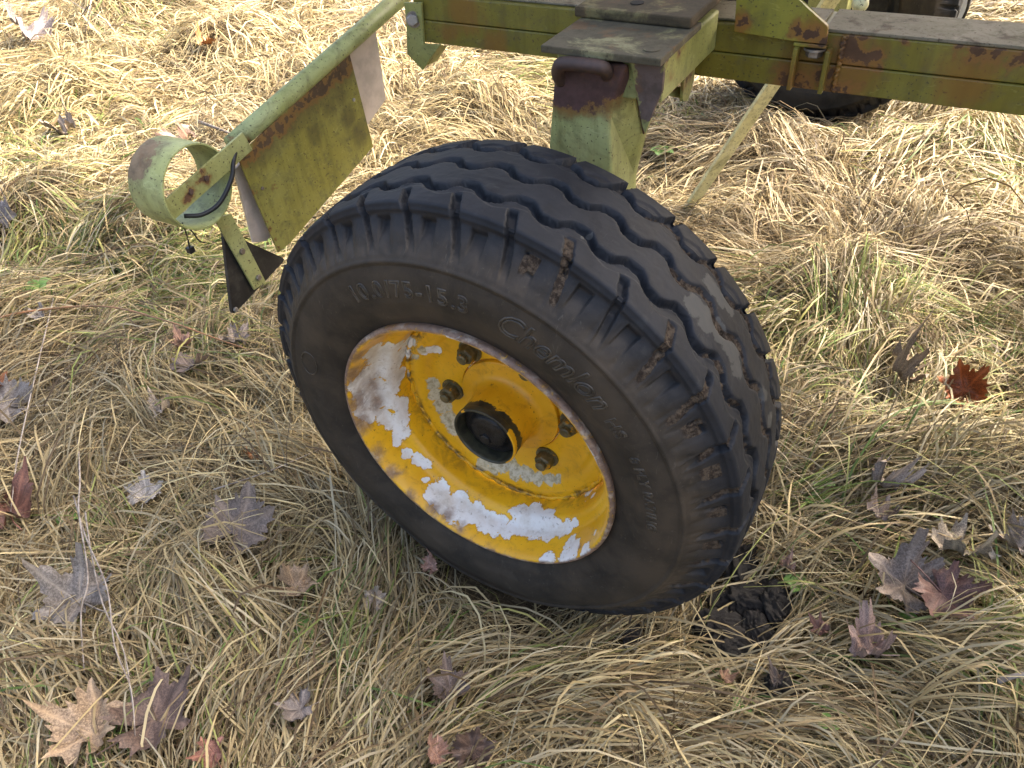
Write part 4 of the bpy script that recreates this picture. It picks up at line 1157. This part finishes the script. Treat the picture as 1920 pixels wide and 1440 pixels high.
# =================================================================== LEAVES, STALKS, CLODS, SPROUTS
k = NM('dead_leaf')
oi = k.n('ShaderNodeObjectInfo')
lc = oi.outputs['Color']
ve = k.attr('vein')['Fac']
nn = k.noise(45, 6, 0.7, 0.4)
dark = k.n('ShaderNodeMix', data_type='RGBA', blend_type='MULTIPLY'); dark.inputs[0].default_value = 1.0
k.l(lc, dark.inputs[6]); dark.inputs[7].default_value = (0.45, 0.42, 0.42, 1)
lite = k.n('ShaderNodeMix', data_type='RGBA', blend_type='MULTIPLY'); lite.inputs[0].default_value = 1.0
k.l(lc, lite.inputs[6]); lite.inputs[7].default_value = (1.6, 1.55, 1.45, 1)
col = k.mix(k.step(nn, 0.42, 0.62), dark.outputs[2], lc)
col = k.mix(k.math('MULTIPLY', k.step(k.noise(70, 5, 0.7), 0.52, 0.7), 0.7), col, lite.outputs[2])
col = k.mix(k.math('MULTIPLY', ve, 0.55), col, lite.outputs[2])
col = k.mix(k.math('MULTIPLY', k.step(k.noise(190, 3), 0.63, 0.7), 0.6), col, (0.03, 0.022, 0.018))
k.bump(k.math('ADD', nn, k.math('MULTIPLY', ve, 0.8)), 0.5, 0.002)
M_LEAF = k.out(col, 0.5)
def leaf_mesh(seed, curl, lobes=5):
    r_ = random.Random(seed)
    n, rings = 90, 7
    lob = [(-118 + r_.uniform(-8, 8), r_.uniform(.62, .78)), (-58 + r_.uniform(-6, 6), r_.uniform(.82, .98)), (0, 1.0), (58 + r_.uniform(-6, 6), r_.uniform(.82, .98)), (118 + r_.uniform(-8, 8), r_.uniform(.62, .78))]
    base_r = r_.uniform(0.56, 0.72)
    V = [(0, 0, 0)]; ve = [1.0]
    ph = [r_.uniform(0, 6.28) for _ in range(6)]
    for j in range(1, rings + 1):
        f = j / rings
        for i in range(n):
            a = -180 + 360 * i / n
            rad = base_r
            for la, lr in lob:
                dd = abs(a - la)
                rad = max(rad, lr * max(0, 1 - dd / 40) ** 0.72)
            rad *= 1 + 0.13 * math.sin(a * 0.40 + ph[0]) * (abs(math.sin(a * 0.11)) ) + 0.05 * math.sin(a * 0.9 + ph[1])
            if abs(a) > 165: rad = 0.22
            rad = rad * 0.5
            R_ = rad * f
            x_, y_ = R_ * math.sin(math.radians(a)), R_ * math.cos(math.radians(a)) 
            z_ = 0.35 * curl * abs(x_) + curl * (1.6 * R_ * R_ * (1 + 0.9 * math.sin(math.radians(a) * 2 + ph[2])) + 0.10 * f * math.sin(math.radians(a) * 5 + ph[3]) * R_ * 2 + 0.07 * math.sin(x_ * 22 + 6 * y_ + ph[4]) * f + 0.06 * math.sin(y_ * 25 - 7 * x_ + ph[5]) * f)
            V.append((x_, y_, z_))
            m = min(abs(a - la) for la, _ in lob)
            ve.append(max(0, 1 - m / (3.5 + 5 * (1 - f))))
    Fc = [(0, 1 + i, 1 + (i + 1) % n) for i in range(n)]
    for j in range(rings - 1):
        for i in range(n):
            i2 = (i + 1) % n
            Fc.append((1 + j * n + i, 1 + (j + 1) * n + i, 1 + (j + 1) * n + i2, 1 + j * n + i2))
    # leaf stalk
    sv, sf = tube_data([(0, -0.02, 0), (0.01, -0.25, 0.01), (0.05, -0.5, 0.05)], [.012, .009, .008], 6)
    b = len(V)
    V += [tuple(v) for v in sv]; ve += [0.8] * len(sv)
    Fc += [tuple(b + i for i in f) for f in sf]
    me = bpy.data.meshes.new('leaf')
    me.from_pydata(V, [], Fc)
    me.polygons.foreach_set('use_smooth', [True] * len(me.polygons))
    fattr(me, 'vein', ve)
    me.materials.append(M_LEAF)
    return me
for i, (px, py, wpx, colr, curl, spin, tilt, lab) in enumerate(LEAVES):
    p = ground_hit(px, py, 0.040)
    dist = np.linalg.norm(p - CAM)
    sz = wpx * dist / F
    o = bpy.data.objects.new('leaf', leaf_mesh(i + 3, curl * 0.8))
    link(o)
    o.location = tuple(p + (0, 0, 0.022))
    # lie roughly on the thatch but leaning towards the light
    o.rotation_euler = (tilt * random.choice((-1, 1)) + 0.15, tilt * 0.7 * random.choice((-1, 1)), math.radians(spin))
    sz *= 1.12
    o.scale = (sz * random.uniform(0.9, 1.05), sz * random.uniform(0.8, 1.0), sz)
    o.color = colr + (1,)
    tag(o, lab, 'leaf', 'fallen leaves on the grass')

# dry stalks
k = NM('dry_stalk')
k.l(k.mix(k.step(k.noise(60, 4), 0.4, 0.65), (0.30, 0.26, 0.22), (0.16, 0.125, 0.10)), k.b.inputs['Base Color'])
M_STALK = k.out(k.mix(k.step(k.noise(60, 4), 0.4, 0.65), (0.34, 0.30, 0.26), (0.17, 0.135, 0.11)), 0.6)
k = NM('red_stem')
M_RED = k.out(k.mix(k.step(k.noise(25, 4), 0.4, 0.65), (0.33, 0.16, 0.07), (0.20, 0.12, 0.06)), 0.5)
k = NM('grey_stick')
M_STICK = k.out(k.mix(k.step(k.noise(50, 5), 0.4, 0.65), (0.20, 0.18, 0.165), (0.10, 0.085, 0.075)), 0.75)
STALKS = [
    ([(146, 820, .03), (150, 900, .10), (148, 960, .12), (165, 1080, .12), (152, 1150, .08), (158, 1260, .03)], .0011, M_STALK, 'thin grey stalk standing in front of wet slate-grey leaf'),
    ([(138, 930, .09), (162, 1010, .11), (200, 1100, .12), (215, 1210, .10), (245, 1290, .07), (254, 1380, .045)], .0013, M_STALK, 'long pale forked stalk leaning onto the tan and grey leaves'),
    ([(160, 960, .08), (170, 1030, .10), (192, 1130, .09), (232, 1220, .08), (250, 1330, .05)], .0009, M_STALK, 'finer branch of the pale stalk beside the longer one'),
    ([(-20, 600, .04), (60, 583, .06), (190, 574, .08), (300, 598, .08), (420, 640, .06), (500, 668, .03)], .0024, M_RED, 'long reddish bent stem arching over the green grass'),
    ([(400, 918, .05), (500, 885, .06), (600, 842, .05)], .0014, M_STALK, 'dark straight straw pointing at the lower tyre edge'),
    ([(372, 228, .06), (400, 238, .06), (432, 250, .05)], .0060, M_STICK, 'short grey stick behind the lamp bar end'),
    ([(1870, 1278, .05), (1900, 1268, .055), (1940, 1262, .05)], .0040, M_STICK, 'short dark stick beside green grass at the sward edge'),
    ([(100, 560, .03), (40, 820, .07), (20, 960, .04)], .0010, M_STALK, 'thin straw stalk running past slate-grey leaf'),
    ([(152, 30, .10), (170, 10, .16), (160, 62, .05)], .0030, M_STICK, 'crooked dark twig among sunlit straw far behind'),
    ([(130, 0, .08), (200, 45, .10), (270, 95, .08)], .0016, M_STALK, 'long thin dry stem lying across sunlit straw'),
]
for pts, r, mt, lab in STALKS:
    P3 = []
    for px, py, h in pts:
        q = ground_hit(px, py, h * 0.9 + 0.034)
        P3.append(q)
    sp_ = spline(P3, 6)
    r = r * (1.5 if r < 0.0013 else 1.0)
    o = tube('dry_stalk' if r < 0.0025 else 'stick', sp_, [r * (1.1 - 0.5 * i / len(sp_)) for i in range(len(sp_))], mt, None, 7)
    tag(o, lab, 'stalk' if r < 0.0025 else 'stick')

# mud clods thrown off the tread
k = NM('black_mud')
nn = k.noise(130, 6, 0.75)
k.bump(nn, 1.0, 0.004)
M_MUD = k.out(k.mix(k.step(nn, 0.45, 0.68), (0.014, 0.012, 0.010), (0.050, 0.043, 0.036)), 0.75)
def clod(px, py, wpx, hpx, lab, seed):
    p = ground_hit(px, py, 0.035)
    dist = np.linalg.norm(p - CAM)
    bm = bmesh.new()
    bmesh.ops.create_icosphere(bm, subdivisions=5, radius=1.0)
    r_ = np.random.default_rng(seed); o3 = r_.uniform(0, 50, 3)
    for v in bm.verts:
        c = v.co
        nz = float(fbm(c.x * 1.6 + o3[0] + c.z, c.y * 1.6 + o3[1] - c.z, 3)) - 0.5
        n2z = float(fbm(c.x * 6 + o3[1] + c.z * 5, c.y * 6 + o3[2] - c.z * 4, 3)) - 0.5
        v.co = c * (1 + 0.95 * nz + 0.75 * n2z)
    o = bm_obj('mud_clod', bm, M_MUD, None, True)
    o.scale = (wpx * dist / F / 2, hpx * dist / F / 2 * 1.15, min(wpx, hpx) * dist / F * 0.36)
    o.location = tuple(p)
    o.rotation_euler = (0, 0, r_.uniform(0, 0.6))
    tag(o, lab, 'mud clod', 'mud clods beside the tyre')
for i, a_ in enumerate(((1388, 1055, 62, 70, 'black mud clod wedged against the tyre foot'), (1400, 1128, 95, 60, 'broad black mud clod in the middle of the heap'), (1345, 1172, 70, 45, 'black mud clod at the tyre side of the heap'),
                        (1440, 1130, 60, 75, 'upright black mud clod on the sward side of the heap'), (1375, 1212, 90, 50, 'flat crescent mud clod below the heap'), (1420, 1185, 50, 60, 'small black mud clod inside the heap'),
                        (1462, 1290, 45, 50, 'lone mud clod apart from the heap'), (1185, 1195, 25, 36, 'small dark crumb under the tyre edge'), (1245, 1215, 16, 22, 'tiny grey pebble of mud below the tyre'))):
    clod(*a_, i + 40)

# small green sprouts
k = NM('sprout_leaf')
M_SPR = k.out(k.mix(k.noise(40, 3), (0.10, 0.22, 0.04), (0.20, 0.33, 0.07)), 0.45)
def sprout(px, py, wpx, nl_, lab, seed):
    p = ground_hit(px, py, 0.04)
    sz = wpx * np.linalg.norm(p - CAM) / F
    r_ = random.Random(seed)
    root = empty('sprout', tuple(p))
    tag(root, lab, 'sprout', 'green sprouts in the dead grass')
    for i in range(nl_):
        a = 2 * PI * i / nl_ + r_.uniform(-.3, .3)
        L, W = sz * r_.uniform(.45, .6), sz * r_.uniform(.18, .26)
        V, Fc = [], []
        for j in range(7):
            t = j / 6
            wd = W * math.sin(PI * min(1, t * 0.93 + 0.07)) ** 0.7
            for s_ in (-1, 0, 1):
                lx, ly = L * t, s_ * wd
                lz = 0.004 + L * (0.7 * t - 0.5 * t * t) + abs(s_) * wd * 0.35
                V.append((lx * math.cos(a) - ly * math.sin(a), lx * math.sin(a) + ly * math.cos(a), lz))
        for j in range(6):
            for s_ in range(2):
                b = j * 3 + s_
                Fc.append((b, b + 1, b + 4, b + 3))
        mesh_obj('leaflet', V, Fc, M_SPR, root, True)
    tube('stem', [(0, 0, -0.03), (0.001, 0.001, 0.005)], 0.0012, M_SPR, root, 6)
for i, a_ in enumerate(((566, 1190, 55, 3, 'three-leaved green sprout left of the tyre foot'), (75, 543, 45, 4, 'four-leaved sprout beside the green grass patch'), (1538, 912, 40, 3, 'green sprout right of the tyre above a yellow one'),
                        (1532, 942, 42, 3, 'yellow-green sprout just under a greener one'), (1495, 1098, 45, 4, 'dark green sprout near a tiny pink leaf'), (172, 1085, 45, 4, 'green sprout behind the wet slate-grey leaf'), (130, 972, 40, 4, 'pale green sprout near the upright stalks'),
                        (482, 1282, 32, 3, 'small bluish clover sprout among straws'), (1385, 1328, 40, 3, 'green sprout below the lone mud clod'), (1240, 290, 45, 4, 'bright yellow-green sprout behind the wheel post'), (1700, 1160, 30, 4, 'pale sprout under the grey maple leaf'), (1550, 1360, 34, 3, 'dull green sprout on open straw'))):
    sprout(*a_, i)
